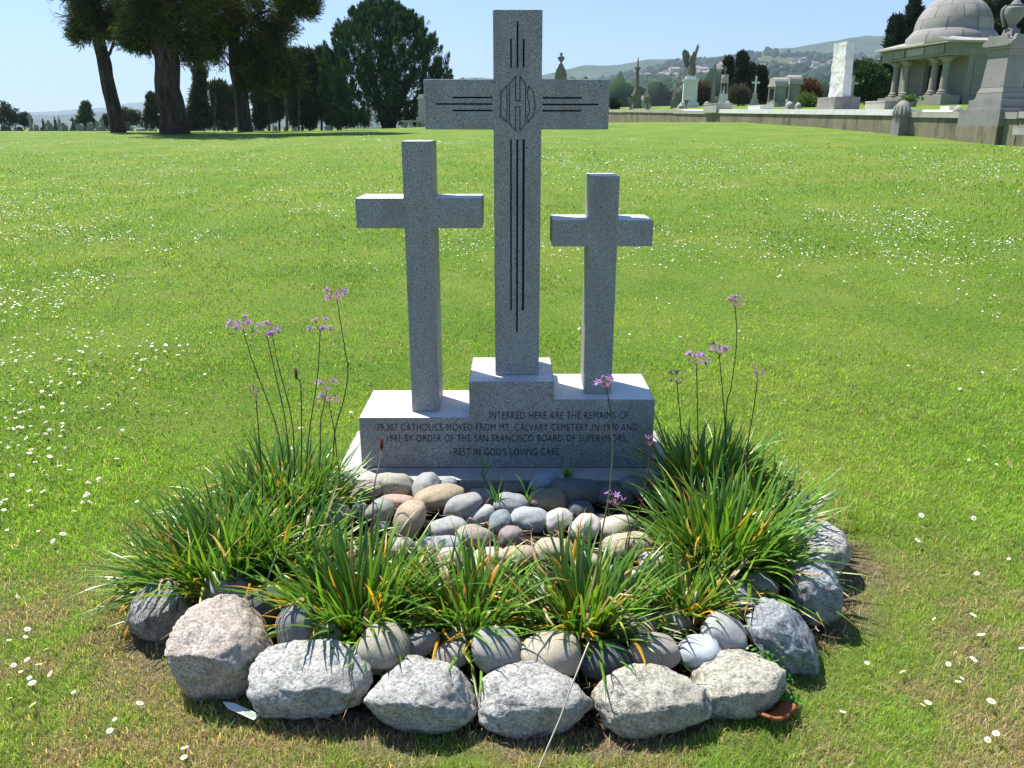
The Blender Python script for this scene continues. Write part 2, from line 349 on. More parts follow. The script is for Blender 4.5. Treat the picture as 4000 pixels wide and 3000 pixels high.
# ---------------------------------------------------------------- the planted bed
def bed_z(x, y):
    r = dry(x, y); return float(np.interp(r, [0, .75, .92, 1.0], [-.03, -.035, -.07, -.13]))
def bed():
    n = 90; V = []; Fc = []
    rr = [0, .2, .4, .6, .72, .82, .9, .97]
    for r in rr:
        for k in range(n):
            a = 2*math.pi*k/n; x = BED[0]+BED[2]*r*math.cos(a); y = BED[1]+BED[3]*r*math.sin(a)
            V.append((x, y, bed_z(x, y)+.02*noise.noise(Vector((x*9, y*9, 0)))))
    for j in range(len(rr)-1):
        for k in range(n): Fc.append((j*n+k, j*n+(k+1) % n, (j+1)*n+(k+1) % n, (j+1)*n+k))
    V = np.array(V); V[:, 2] = np.where(V[:, 1] > 3.15, -.095, V[:, 2])
    m, t, b = mat('dark_soil', 0.95, 0.1); co = coords(t); a = nz(t, co, 50, 6, 0.75)
    t.links.new(ramp(t, a, [(0.3, (0.02, 0.015, 0.01)), (0.6, (0.07, 0.052, 0.035)), (0.75, (0.16, 0.12, 0.08))]), b.inputs['Base Color']); bump(t, b, a, 1, .03)
    tag(link('soil_bed', np_mesh('soil_bed', V, np.array(Fc)), m, smooth=True), kind='structure')
bed()

def rockmat(name, col, speck=.35, lichen=0.0, sc=1.0, rough=.75, veins=0.0):
    m, t, b = mat(name, rough, .25); co = coords(t)
    a = nz(t, co, 140*sc, 4, .75); a2 = nz(t, co, 9*sc, 5, .6)
    c = ramp(t, a, [(0.32, [k*(1-speck) for k in col]), (0.5, col), (0.68, [min(1, k*(1+speck*.8)) for k in col])])
    sp_ = nz(t, co, 55*sc, 2, .5); c = mix(t, ramp(t, sp_, [(0.60, G(0)), (0.68, G(.45))]), c, [k*.5 for k in col]); c = mix(t, ramp(t, a2, [(0.4, G(0)), (0.7, G(.7))]), c, [k*.62 for k in (col[0], col[1]*.97, col[2]*.9)])
    if veins: c = mix(t, ramp(t, nz(t, co, 14, 6, .6, dist=2.5), [(0.47, G(0)), (0.5, G(veins)), (0.53, G(0))]), c, [k*.45 for k in col])
    if lichen: c = mix(t, ramp(t, nz(t, co, 22, 5, .7), [(0.52, G(0)), (0.62, G(lichen))]), c, (.075, .075, .065))
    t.links.new(c, b.inputs['Base Color']); bump(t, b, mix(t, .45, a, nz(t, co, 38*sc, 6, .75)), .45 if sc == 1 else .9, .006 if sc == 1 else .018); return m
RC = {}
def rc(col, **k):
    key = (tuple(col), tuple(sorted(k.items())))
    if key not in RC: RC[key] = rockmat('cobble_stone' if k.get('sc', 1) == 1 else 'boulder_granite', col, **k)
    return RC[key]
def ico(sub):
    bm = bmesh.new(); bmesh.ops.create_icosphere(bm, subdivisions=sub, radius=1); V = np.array([v.co[:] for v in bm.verts]); Fc = np.array([[v.index for v in f.verts] for f in bm.faces]); bm.free(); return V, Fc
ICO = {k: ico(k) for k in (2, 4, 5)}
def rock(name, uv, mt, label, cat, seed, kind='cobble', bottom=None, tilt=0, k=.72, dr=None, group=None, yaw=None):
    """uv = outline box of the stone in the photo; ground height under it gives where it lies"""
    if kind == 'boulder': e_ = (uv[2]-uv[0])*.035; uv = (uv[0]-e_, uv[1]-4, uv[2]+e_, uv[3]+8)
    u0, v0, u1, v1 = uv; u = (u0+u1)/2; v = (v0+v1)/2; rnd = random.Random(seed)
    Z = 0.0
    for _ in range(6):
        p = up(u, v, Z=Z); th = math.atan2(H-Z, p.y); s = mpp(p.y, Z); app = (v1-v0)/2*s; rx = (u1-u0)/2*s
        if tilt:
            ct, st = abs(math.cos(tilt)), abs(math.sin(tilt)); R = max(rx, app)*1.04; q = min(rx, app)*.92; rx0, app0 = (R, q) if abs(tilt) < .8 else (R, q)
        else: rx0, app0 = rx, app
        ry = app0/math.sqrt((k*math.cos(th))**2+math.sin(th)**2); rz = k*ry
        g = (bottom if bottom is not None else bed_z(p.x, p.y)); Z = g+rz*.86
    V, Fc = ICO[5 if kind == 'boulder' else 4]; P = V.copy()
    if kind == 'boulder':
        for j in range(11):
            n = Vector((rnd.gauss(0, 1), rnd.gauss(0, 1), rnd.gauss(0, .8))).normalized(); d = rnd.uniform(.68, .9)
            if j == 0: n = Vector((rnd.uniform(-.2, .2), -.25, 1)).normalized(); d = .66
            if j == 1: n = Vector((rnd.uniform(-.25, .25), -1, rnd.uniform(-.30, -.08))).normalized(); d = .64
            if j == 2: n = Vector((rnd.uniform(-.9, .9), -.8, -.35)).normalized(); d = .78
            h = P@np.array(n)-d; P = P-np.outer(np.where(h > 0, h*.74, 0)+np.where(h < 0, 0, -.012), n)
        P /= np.abs(P).max(0)
        for i in range(len(P)):
            q = Vector(P[i]); o = Vector((seed, seed*.7, 0)); nn = q.normalized()
            f = .09*noise.noise(q*1.6+o)+.055*noise.noise(q*4+o)+.035*noise.noise(q*9+o)+.024*noise.noise(q*19+o)
            c = noise.noise(q*2.3+o*2); f -= .16*max(0, .12-abs(c))
            P[i] = q+nn*f
    else:
        e = rnd.uniform(.80, .95); P = np.sign(P)*np.abs(P)**e; P /= np.abs(P).max()
        for i in range(len(P)):
            q = Vector(P[i]); o = Vector((seed*1.3, 0, seed*.7)); f = .17*noise.noise(q*1.0+o)+.06*noise.noise(q*2.2+o); f += .012*noise.noise(q*6+o); P[i] = q*(1+f)
        P[:, 2] *= 1+.12*np.sign(P[:, 2])
    P = P/((P.max(0)-P.min(0))/2); P -= (P.max(0)+P.min(0))/2
    P = P*np.array([rx0, ry, rz])
    R = Euler((0, -tilt, 0)).to_matrix()
    P = P@np.array(R).T
    if yaw: P = P@np.array(Euler((0, 0, yaw)).to_matrix()).T
    o = link(name, np_mesh(name, P, Fc), mt, loc=p, smooth=True)
    tag(o, label, cat, group); return o, p
GR = dict(speck=.75, sc=.8)
BW = rc((.52, .515, .485), lichen=.45, **GR); BPK = rc((.56, .49, .42), lichen=.35, **GR); BDK = rc((.33, .325, .31), lichen=.8, **GR); BBL = rc((.38, .405, .43), lichen=.45, **GR); BYL = rc((.54, .505, .42), lichen=.4, **GR)
BG = 'rough boulders ringing the planted bed'
boulders = [
 ((511, 2281, 747, 2504), BDK, 'dark lichen speckled boulder at the far left end of the ring, half under strap leaves', 0, .8, .3),
 ((677, 2352, 1065, 2710), BPK, 'big pinkish beige boulder with a crumbly pitted face', .0, .85, 0),
 ((1005, 2515, 1453, 2800), BW, 'long grey boulder sloping to a rounded nose beside the white plastic plant tag', 0, .8, 0),
 ((1443, 2575, 1858, 2848), BW, 'grey boulder with ragged lit crest over a smooth shaded face, fourth from left', 0, .85, 0),
 ((1872, 2612, 2311, 2857), BW, 'pale blocky boulder at the front centre crossed by the dry straw stalk', 0, .9, 0),
 ((2322, 2607, 2767, 2859), BYL, 'yellowish grey boulder with flat shaded front right of the straw stalk', 0, .9, 0),
 ((2721, 2545, 3055, 2802), BYL, 'wedge shaped pale boulder resting over the terracotta shard', .28, .75, 0),
 ((2927, 2341, 3190, 2661), BBL, 'blue grey boulder leaning steeply at the right with stripes of leaf shadow', -.95, .7, 0),
 ((3095, 2179, 3269, 2449), BBL, 'upright blue grey boulder on the right side of the ring above the leaning one', 0, 1.2, 0),
 ((3085, 2044, 3298, 2270), BW, 'smooth pale boulder with a flat right side, topmost at the right end of the ring', 0, .8, 0),
 ((2776, 2265, 2958, 2420), rc((.30, .33, .35), lichen=.2, **GR), 'angular slate blue stone just inside the ring under the big right clump', -.3, .7, 0)]
for i, (uv, mt, lb, tl, k, yw) in enumerate(boulders):
    rock('boulder', uv, mt, lb, 'boulder', 31+i*7, 'boulder', bottom=(-.1 if i != 10 else -.05), tilt=tl, k=k, group=BG, yaw=yw)
ZX = lambda x0, y0, x1, y1: (1100+x0/1.8433, 1750+y0/1.8433, 1100+x1/1.8433, 1750+y1/1.8433)
ZR = lambda x0, y0, x1, y1: (2100+x0/1.7015, 1750+y0/1.7015, 2100+x1/1.7015, 1750+y1/1.7015)
lg, gg, bl, dk, tn, ta, cr, mv, pk, br, wh, ol = (.44, .45, .42), (.38, .40, .34), (.27, .33, .38), (.12, .13, .145), (.52, .38, .22), (.50, .41, .28), (.56, .50, .35), (.34, .28, .27), (.58, .38, .27), (.24, .19, .14), (.68, .65, .58), (.40, .37, .28)
cob = [  # box, colour, label, extra options, tilt, height over bed
 ((2656, 2482, 2816, 2615), (.50, .57, .62), 'pale blue egg shaped cobble with one crack line, second row on the right', dict(speck=.15), -.1, 0),
 ((2748, 2401, 2911, 2553), (.42, .43, .42), 'grey cobble with leaf shadow stripes leaning behind the pale blue egg shaped one', {}, -.5, 0),
 ((2460, 2479, 2648, 2604), (.40, .34, .28), 'brownish oval cobble striped with shadow left of the pale blue egg shaped one', {}, 0, 0),
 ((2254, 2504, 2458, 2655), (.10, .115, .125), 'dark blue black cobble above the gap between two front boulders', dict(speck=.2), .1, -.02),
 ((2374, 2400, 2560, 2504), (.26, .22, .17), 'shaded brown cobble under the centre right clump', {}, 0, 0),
 ((2035, 2469, 2263, 2634), (.52, .44, .31), 'large beige round cobble with crisp leaf shadows, just behind the front centre boulder', {}, 0, 0),
 ((1850, 2450, 2035, 2623), (.36, .35, .32), 'grey oval cobble left of the large beige round one', {}, -.2, 0),
 ((1690, 2512, 1826, 2610), (.38, .35, .31), 'small grey brown cobble under the centre clump in the second row', {}, .2, 0),
 ((1595, 2444, 1700, 2580), (.30, .30, .29), 'rough grey stone wedged right of the olive beige cobble', dict(veins=.6), .6, 0),
 ((1400, 2444, 1595, 2620), (.40, .36, .26), 'big olive beige cobble striped with leaf shadow behind the gap of two grey boulders', {}, 0, 0),
 ((1219, 2425, 1345, 2530), (.46, .38, .27), 'small tan cobble peeking over the long grey boulder', {}, 0, 0),
 ((1086, 2346, 1240, 2530), (.25, .26, .26), 'dark grey upright cobble under drooping leaves left of the small tan one', {}, 0, 0),
 ((953, 2290, 1115, 2450), (.115, .135, .155), 'smooth dark slate blue cobble behind the pinkish boulder', dict(speck=.2), -.5, 0),
 ((788, 2240, 985, 2360), (.46, .45, .42), 'light grey cobble between the two left clumps behind the pinkish boulder', {}, 0, 0),
 ((1995, 2430, 2080, 2500), dk, 'small dark cobble tucked behind the large beige round one', {}, 0, -.02),
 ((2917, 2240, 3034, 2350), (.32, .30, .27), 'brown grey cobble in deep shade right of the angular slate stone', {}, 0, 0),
 ((3017, 2016, 3125, 2180), (.30, .30, .28), 'grey cobble half hidden by leaves beside the topmost right boulder', {}, 0, 0),
 ((3060, 1925, 3170, 2040), (.28, .29, .28), 'grey cobble at the very back of the right side under grass tips', {}, 0, 0),
 (ZX(220, 160, 545, 370), gg, 'light grey green cobble at the left corner of the slab', {}, .1, .02),
 (ZX(465, 235, 722, 410), mv, 'mauve brown cobble leaning right of the grey green corner one', {}, .45, 0),
 (ZX(655, 172, 935, 350), (.50, .48, .36), 'cream cobble with dark wavy veins touching the slab', dict(veins=.9), -.05, .02),
 (ZX(928, 188, 1140, 385), lg, 'light grey upright oval cobble standing against the slab', {}, .9, .02),
 (ZX(1150, 215, 1260, 290), bl, 'tiny blue grey cobble at the end of the sunlit strip of slab', {}, 0, 0),
 (ZX(960, 262, 1303, 455), tn, 'orange tan cobble with a white chip, brightest in the middle of the bed', {}, .25, .02),
 (ZX(705, 333, 985, 450), pk, 'flat salmon pink cobble between the cream veined and orange tan ones', {}, -.15, -.01),
 (ZX(798, 378, 1037, 665), (.55, .41, .26), 'tall peach brown speckled cobble left of centre', dict(speck=.45), 1.15, 0),
 (ZX(605, 358, 805, 550), gg, 'grey green cobble left of the tall peach brown one', {}, .6, 0),
 (ZX(508, 398, 612, 505), bl, 'small blue grey cobble behind the centre left clump', {}, 0, 0),
 (ZX(265, 400, 510, 590), (.55, .44, .31), 'peach cobble seen through the tips of the centre left clump', {}, 0, 0),
 (ZX(165, 338, 432, 520), lg, 'light grey cobble with leaf shadows below the corner one', {}, .2, 0),
 (ZX(1168, 322, 1442, 505), (.38, .38, .37), 'slanted flat grey cobble right of the orange tan one', {}, .42, .02),
 (ZX(1320, 288, 1538, 425), (.32, .30, .27), 'taupe cobble behind the slanted flat grey one', {}, .1, 0),
 (ZX(1538, 323, 1772, 490), (.36, .39, .40), 'grey blue cobble veined like marble beside the bright green grass sprig', dict(veins=.7), -.1, .01),
 (ZX(1590, 245, 1775, 370), (.20, .18, .16), 'brown cobble in shade behind the marbled grey blue one', {}, 0, .0),
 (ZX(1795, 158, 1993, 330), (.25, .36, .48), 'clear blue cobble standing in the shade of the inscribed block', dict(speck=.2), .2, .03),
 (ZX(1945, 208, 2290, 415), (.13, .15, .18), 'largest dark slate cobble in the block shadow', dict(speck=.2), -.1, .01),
 (ZX(1330, 418, 1532, 560), (.50, .51, .49), 'pale grey hollow looking cobble half in shadow at the middle of the bed', {}, .4, 0),
 (ZX(1488, 448, 1652, 615), (.28, .33, .37), 'smooth blue grey cobble leaning on the pale hollow looking one', {}, .7, 0),
 (ZX(1650, 418, 1915, 600), (.42, .48, .50), 'light blue grey speckled cobble left of the white ones', {}, -.1, .0),
 (ZX(1888, 428, 2085, 610), wh, 'white cobble left of the pair at the centre right', {}, .6, .0),
 (ZX(1778, 285, 2062, 460), (.30, .24, .15), 'olive brown cobble with a sunlit crown under the shadow edge', {}, -.15, .01),
 (ZX(1048, 493, 1332, 655), (.45, .46, .44), 'broad light grey cobble low in the middle of the bed', {}, .1, 0),
 (ZX(1262, 553, 1512, 725), (.44, .35, .29), 'pinkish granular cobble below the pale hollow looking one', dict(speck=.5), -.2, .0),
 (ZX(1568, 560, 1735, 705), mv, 'smooth taupe cobble below the light blue grey speckled one', {}, .3, 0),
 (ZX(955, 638, 1292, 770), (.38, .42, .45), 'flat blue grey cobble just above the centre clump', {}, .1, 0),
 (ZX(2062, 388, 2250, 512), (.10, .125, .155), 'round dark blue cobble under the stem of the nearest violet flower', dict(speck=.2), 0, 0),
 (ZX(670, 535, 765, 620), bl, 'small bluish cobble in the leaves left of the tall peach brown one', {}, 0, 0),
 (ZR(362, 243, 625, 395), (.14, .16, .18), 'dark grey cobble near the right end of the slab', {}, -.1, .0),
 (ZR(555, 185, 742, 335), (.24, .27, .25), 'greenish grey cobble at the right end of the slab under leaves', {}, 0, .0),
 (ZR(212, 438, 412, 620), wh, 'whitest cobble, right one of the white pair', {}, .8, .0),
 (ZR(395, 440, 650, 620), (.62, .56, .42), 'large cream cobble left of the big right clump', {}, .2, 0),
 (ZR(440, 560, 750, 740), (.52, .44, .29), 'sandy beige cobble below the large cream one', {}, .1, 0),
 (ZR(-30, 600, 240, 760), (.54, .45, .30), 'sandy cobble behind the centre right clump', {}, 0, 0),
 (ZR(685, 680, 880, 855), (.54, .48, .40), 'pale pinkish cobble between the small and the big right clumps', {}, .3, 0),
 (ZR(625, 800, 705, 880), wh, 'small bright white pebble among leaves right of the centre right clump', {}, 0, 0),
 (ZR(710, 920, 860, 1030), (.40, .41, .42), 'bluish grey cobble at the foot of the small right clump', {}, 0, 0),
 (ZR(960, 930, 1130, 1060), (.56, .50, .42), 'cream cobble left of the angular slate stone', {}, 0, 0),
 (ZX(1100, 720, 1340, 860), (.58, .50, .38), 'cream cobble seen between blades of the centre clump', {}, 0, 0),
 (ZX(1380, 715, 1620, 850), (.62, .58, .48), 'off white cobble between the centre and centre right clumps', {}, .1, 0),
 (ZX(1600, 700, 1840, 860), (.50, .40, .28), 'tan cobble between the centre and centre right clumps', {}, 0, 0),
 (ZX(760, 640, 960, 790), (.50, .45, .36), 'beige cobble above the centre left clump', {}, 0, 0)]
sites = []
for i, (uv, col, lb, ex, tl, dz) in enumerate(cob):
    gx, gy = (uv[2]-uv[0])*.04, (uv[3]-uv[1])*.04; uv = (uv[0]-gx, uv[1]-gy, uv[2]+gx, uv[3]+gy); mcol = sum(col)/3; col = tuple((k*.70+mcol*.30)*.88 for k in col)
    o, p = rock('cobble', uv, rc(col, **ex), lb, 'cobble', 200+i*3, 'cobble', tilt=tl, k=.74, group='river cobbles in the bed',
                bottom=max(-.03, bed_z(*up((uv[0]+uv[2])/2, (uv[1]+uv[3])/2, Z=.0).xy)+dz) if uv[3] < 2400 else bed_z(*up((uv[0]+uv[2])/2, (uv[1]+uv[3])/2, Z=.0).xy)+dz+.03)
    sites.append((p.x, p.y, (uv[2]-uv[0])*.5*mpp(p.y, 0)))
# half hidden cobbles filling the bed
rf = random.Random(5); cnt = 0; tries = 0
while cnt < 42 and tries < 3000:
    tries += 1; x = rf.uniform(-1.1, 1.1); y = rf.uniform(2.0, 3.2); r = rf.uniform(.04, .065)
    if dry(x, y) > .84 or (abs(x) < .83 and y > 3.12): continue
    if any((x-a)**2+(y-b)**2 < (r+c)**2*.72 for a, b, c in sites): continue
    V, Fc = ICO[4]; q = V*np.array([r, r*rf.uniform(.7, .95), r*rf.uniform(.55, .75)])
    q *= (1+.1*np.sin(V[:, :1]*2+tries)+.06*np.sin(V[:, 1:2]*3+tries*2))
    cn_, cc_ = rf.choice([('light grey', lg), ('grey green', gg), ('blue grey', bl), ('tan', tn), ('sandy', ta), ('cream', cr), ('mauve', mv), ('brown', br), ('olive', ol)])
    o = link('cobble', np_mesh('cobble', q, Fc), rc(cc_), loc=(x, y, bed_z(x, y)+r*.35), rz=rf.uniform(0, 3), smooth=True)
    wh_ = 'left' if x < -.5 else ('centre' if x < .35 else 'right'); wy_ = 'front' if y < 2.4 else ('middle' if y < 2.8 else 'back')
    tag(o, f'{cn_} cobble mostly buried under the leaves at the {wy_} {wh_} of the bed', 'cobble', 'cobbles hidden under the leaves'); sites.append((x, y, r)); cnt += 1

# ---------------------------------------------------------------- strap leaf clumps with violet flowers
def ribbons(base, az, length, t0, t1, width, cols, tipcol, nseg=7, fold=.35, twist=.0, kink=None):
    """arching V-folded strap leaves; arrays of n"""
    n = len(az); V = np.zeros((n, nseg+1, 3, 3)); K = np.zeros((n, nseg+1, 3, 3))
    p = base.copy(); s = np.linspace(0, 1, nseg+1)
    sa = az+math.pi/2
    for j in range(nseg+1):
        tt = t0+(t1-t0)*s[j]**1.35
        if kink is not None: tt = tt+kink*(s[j] > .6)
        a = az+twist*s[j]
        d = np.stack([np.sin(tt)*np.cos(a), np.sin(tt)*np.sin(a), np.cos(tt)], -1)
        if j: p = p+d*(length/nseg)[:, None]
        side = np.stack([np.cos(sa+twist*s[j]), np.sin(sa+twist*s[j]), np.zeros(n)], -1)
        nrm = np.cross(d, side)
        w = width*(1 if s[j] < .55 else max(0.04, 1-((s[j]-.55)/.45)**1.6))*(.7+.3*min(1, s[j]*4))
        V[:, j, 0] = p-side*w[:, None]/2; V[:, j, 2] = p+side*w[:, None]/2; V[:, j, 1] = p+nrm*(w*fold)[:, None]
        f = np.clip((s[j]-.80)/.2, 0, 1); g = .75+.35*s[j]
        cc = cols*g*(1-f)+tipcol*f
        K[:, j] = cc[:, None, :]
    idx = np.arange(n*(nseg+1)*3).reshape(n, nseg+1, 3)
    F1 = np.stack([idx[:, :-1, 0], idx[:, :-1, 1], idx[:, 1:, 1], idx[:, 1:, 0]], -1).reshape(-1, 4)
    F2 = np.stack([idx[:, :-1, 1], idx[:, :-1, 2], idx[:, 1:, 2], idx[:, 1:, 1]], -1).reshape(-1, 4)
    return V.reshape(-1, 3), np.concatenate([F1, F2]), K.reshape(-1, 3)
def leafset(r, n, rad, L0, L1, bias, spread, withered=False, flatz=0):
    az0 = r.uniform(0, 2*math.pi, n); q = np.sqrt(r.uniform(0, 1, n)); base = np.stack([np.cos(az0)*q*rad, np.sin(az0)*q*rad*.8, np.full(n, -.01)], -1)
    az = az0+r.normal(0, .55, n)
    tilt = np.abs(r.normal(0, spread, n))+q*.35
    # lean everything a little the way the clump leans
    vx = np.sin(tilt)*np.cos(az)+bias[0]*r.uniform(.3, 1.2, n); vy = np.sin(tilt)*np.sin(az)+bias[1]*r.uniform(.3, 1.2, n)
    dr = (r.uniform(0, 1, n) < .16); vx = np.where(dr, vx*2.6, vx); vy = np.where(dr, vy*2.6-.12, vy)
    az = np.arctan2(vy, vx); t0 = np.clip(np.hypot(vx, vy), .02, 1.35)*.8; ln = r.uniform(L0, L1, n)*(1-.25*r.uniform(0, 1, n)**3)
    t1 = t0+r.uniform(.1, .95, n)**1.2*(.5+1.1*t0)+flatz; t1 = np.minimum(t1, 2.3 if withered else 1.95)
    return base, az, ln, t0, t1
GA, GB, GC = np.array([.045, .15, .015]), np.array([.22, .39, .030]), np.array([.065, .155, .06])
def clump(u, v, lab, n, rad, L0, L1, bias=(0, 0), spread=.45, dead=.12, seed=1, z=None):
    p = up(u, v, Z=0.0); p.z = z if z is not None else (bed_z(p.x, p.y) if dry(p.x, p.y) < 1 else gz1(p.x, p.y))
    root = thing('strap_leaf_plant', lab, 'plant', p, group='violet flowered strap leaf plants in the bed')
    r = np.random.default_rng(seed); n = int(n*.70)
    base, az, ln, t0, t1 = leafset(r, n, rad, L0, L1, bias, spread)
    a = r.uniform(0, 1, (n, 1)); b = r.uniform(0, 1, (n, 1)); col = (GA*a+GB*(1-a))*(1-b*.4)+GC*b*.4; col *= r.uniform(.75, 1.25, (n, 1))
    tip = np.where(r.uniform(0, 1, (n, 1)) < .16, np.array([.42, .24, .03]), col*1.1)
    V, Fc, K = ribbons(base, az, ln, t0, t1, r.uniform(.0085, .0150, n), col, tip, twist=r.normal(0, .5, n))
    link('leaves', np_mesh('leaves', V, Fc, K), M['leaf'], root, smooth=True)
    m = max(14, int(n*dead*2.6)); base, az, ln, t0, t1 = leafset(r, m, rad, L0*.6, L1*.95, bias, spread*1.5, True, .25)
    col = np.where(r.uniform(0, 1, (m, 1)) < .62, np.array([.66, .36, .035]), np.array([.55, .40, .22]))*r.uniform(.7, 1.2, (m, 1))
    col = np.where(r.uniform(0, 1, (m, 1)) < .25, np.array([.42, .44, .05]), col)
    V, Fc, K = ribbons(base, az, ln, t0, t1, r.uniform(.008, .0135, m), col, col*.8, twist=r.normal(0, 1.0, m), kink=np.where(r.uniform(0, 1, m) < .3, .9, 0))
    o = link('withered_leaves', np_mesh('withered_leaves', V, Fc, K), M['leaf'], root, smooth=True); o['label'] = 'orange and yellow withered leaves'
    return root, p
def flower(root, p, pts, Yt, head='open', seed=0, Yb=None):
    """stem through photo points from the head down to the clump, head at depth Yt"""
    r = random.Random(seed); Yb = Yb or p.y; n = len(pts); P = []
    for i, (u, v) in enumerate(pts): P.append(up(u, v, Y=Yt+(Yb-Yt)*i/(n-1)))
    if P[-1].z > p.z+.03: P.append(Vector((P[-1].x*.5+(p.x*.5), P[-1].y, p.z)))
    # smooth curve
    Q = []
    for i in range(len(P)-1):
        a = P[max(i-1, 0)]; b = P[i]; c = P[i+1]; d = P[min(i+2, len(P)-1)]
        for k in range(6):
            t = k/6; Q.append(.5*((2*b)+(c-a)*t+(2*a-5*b+4*c-d)*t*t+(3*b-a-3*c+d)*t**3))
    Q.append(P[-1]); Q = [q-p for q in Q]
    s = MB(); s.tube(Q, [.0019+.0012*i/len(Q) for i in range(len(Q))], 6)
    red = head in ('bud', 'buds'); st = s.build('flower_stem', [M['stem_red'] if red else M['stem']], root, smooth=True)
    top = Q[0]; V = []; Fc = []; K = []
    def addr(b, az, L, t0, t1, w, col, tip):
        nonlocal V, Fc, K
        a = ribbons(np.array(b), np.array(az), np.array(L), np.array(t0), np.array(t1), np.array(w), np.array(col), np.array(tip), nseg=4, fold=.25)
        off = sum(len(x) for x in V); V.append(a[0]); Fc.append(a[1]+off); K.append(a[2])
    vio, vio2, mau = [.50, .28, .62], [.62, .42, .72], [.42, .20, .26]
    if head == 'bud':
        addr([top]*5, [k*1.26 for k in range(5)], [.045]*5, [.28]*5, [-.12]*5, [.011]*5, [[.30, .11, .12]]*5, [[.22, .08, .09]]*5)
    else:
        nf = {'open': 8, 'few': 5, 'buds': 3, 'faded': 7}[head]
        for k in range(nf):
            az = k*2*math.pi/nf+r.uniform(-.3, .3); tl = r.uniform(.45, 1.25) if head != 'buds' else r.uniform(.15, .7); L = r.uniform(.028, .046)
            d = Vector((math.sin(tl)*math.cos(az), math.sin(tl)*math.sin(az), math.cos(tl)))
            e = top+d*L; addr([top]*2, [az, az+1.6], [L]*2, [tl]*2, [tl]*2, [.0026]*2, [mau]*2, [mau]*2)
            # tube of the floret, then six petals (or a closed bud)
            addr([e]*3, [az, az+2, az+4], [.019]*3, [tl*.8]*3, [tl*.8]*3, [.0058]*3, [[.45, .22, .40]]*3, [vio]*3)
            if head == 'buds' or r.random() < .3 or head == 'faded' and r.random() < .5: continue
            f = e+d*.011; B = []; A = []; T0 = []; T1 = []
            for q in range(6):
                a2 = q*math.pi/3
                x = d.orthogonal().normalized(); y = d.cross(x); w = (x*math.cos(a2)+y*math.sin(a2))*.85+d*.55; w.normalize()
                B.append(f); A.append(math.atan2(w.y, w.x)); t = math.acos(max(-1, min(1, w.z))); T0.append(t); T1.append(t+.3)
            c = vio if head != 'faded' else [.52, .34, .42]
            addr(B, A, [.0175]*6, T0, T1, [.0072]*6, [[k*r.uniform(.85, 1.15) for k in c]]*6, [vio2]*6)
    hd = link('flower_head', np_mesh('flower_head', np.concatenate(V), np.concatenate(Fc), np.concatenate(K)), M['petal'], st, smooth=True)
    if red: hd['label'] = 'closed dark red bud'
    return st
pl = {}
spec = [('K1', 840, 2260, 'sprawling plant at the far left whose strap leaves hang over the turf', 430, .11, .26, .47, (-.24, .0), .52, .12),
 ('K1b', 700, 2215, 'low plant at the left rim with leaves nearly flat on the turf', 150, .07, .20, .36, (-.30, -.12), .55, .22),
 ('K2', 1130, 1990, 'tall upright plant left of the slab carrying most of the violet flowers', 430, .16, .26, .42, (-.02, .05), .40, .10),
 ('K3', 960, 2110, 'plant between the far left one and the tall flowering one', 330, .13, .24, .40, (-.12, .05), .45, .10),
 ('K3b', 1150, 2215, 'bright green plant leaning right of the far left one', 200, .09, .24, .42, (.22, -.10), .40, .08),
 ('K4', 1400, 2405, 'dense plant left of the centre one behind the olive beige cobble', 430, .12, .26, .42, (-.06, -.12), .50, .10),
 ('K5', 1830, 2425, 'thinner plant at the front centre with many orange withered blades', 270, .10, .20, .38, (.0, -.10), .50, .24),
 ('K6', 2290, 2430, 'plant right of centre rising behind the beige round and the blue black cobble', 360, .11, .22, .40, (.04, -.12), .48, .15),
 ('K7', 2690, 2370, 'small sparse plant between the centre right one and the huge right one', 150, .06, .18, .34, (.12, -.08), .50, .25),
 ('K8', 2830, 2190, 'huge plant on the right inside the ring, leaves spilling over the blue boulders', 560, .15, .28, .46, (.08, -.08), .50, .09),
 ('K9', 2760, 1930, 'dark shaded plant at the right end of the inscribed block', 380, .12, .30, .46, (.05, .05), .38, .07),
 ('K10', 2960, 2040, 'plant at the back right rim leaning out over the lawn', 240, .11, .24, .40, (.22, .08), .5, .12)]
for i, (k, u, v, lb, n, rad, L0, L1, bs, sp, dd) in enumerate(spec): pl[k] = clump(u, v, lb, n, rad, L0, L1, bs, sp, dd, seed=60+i)
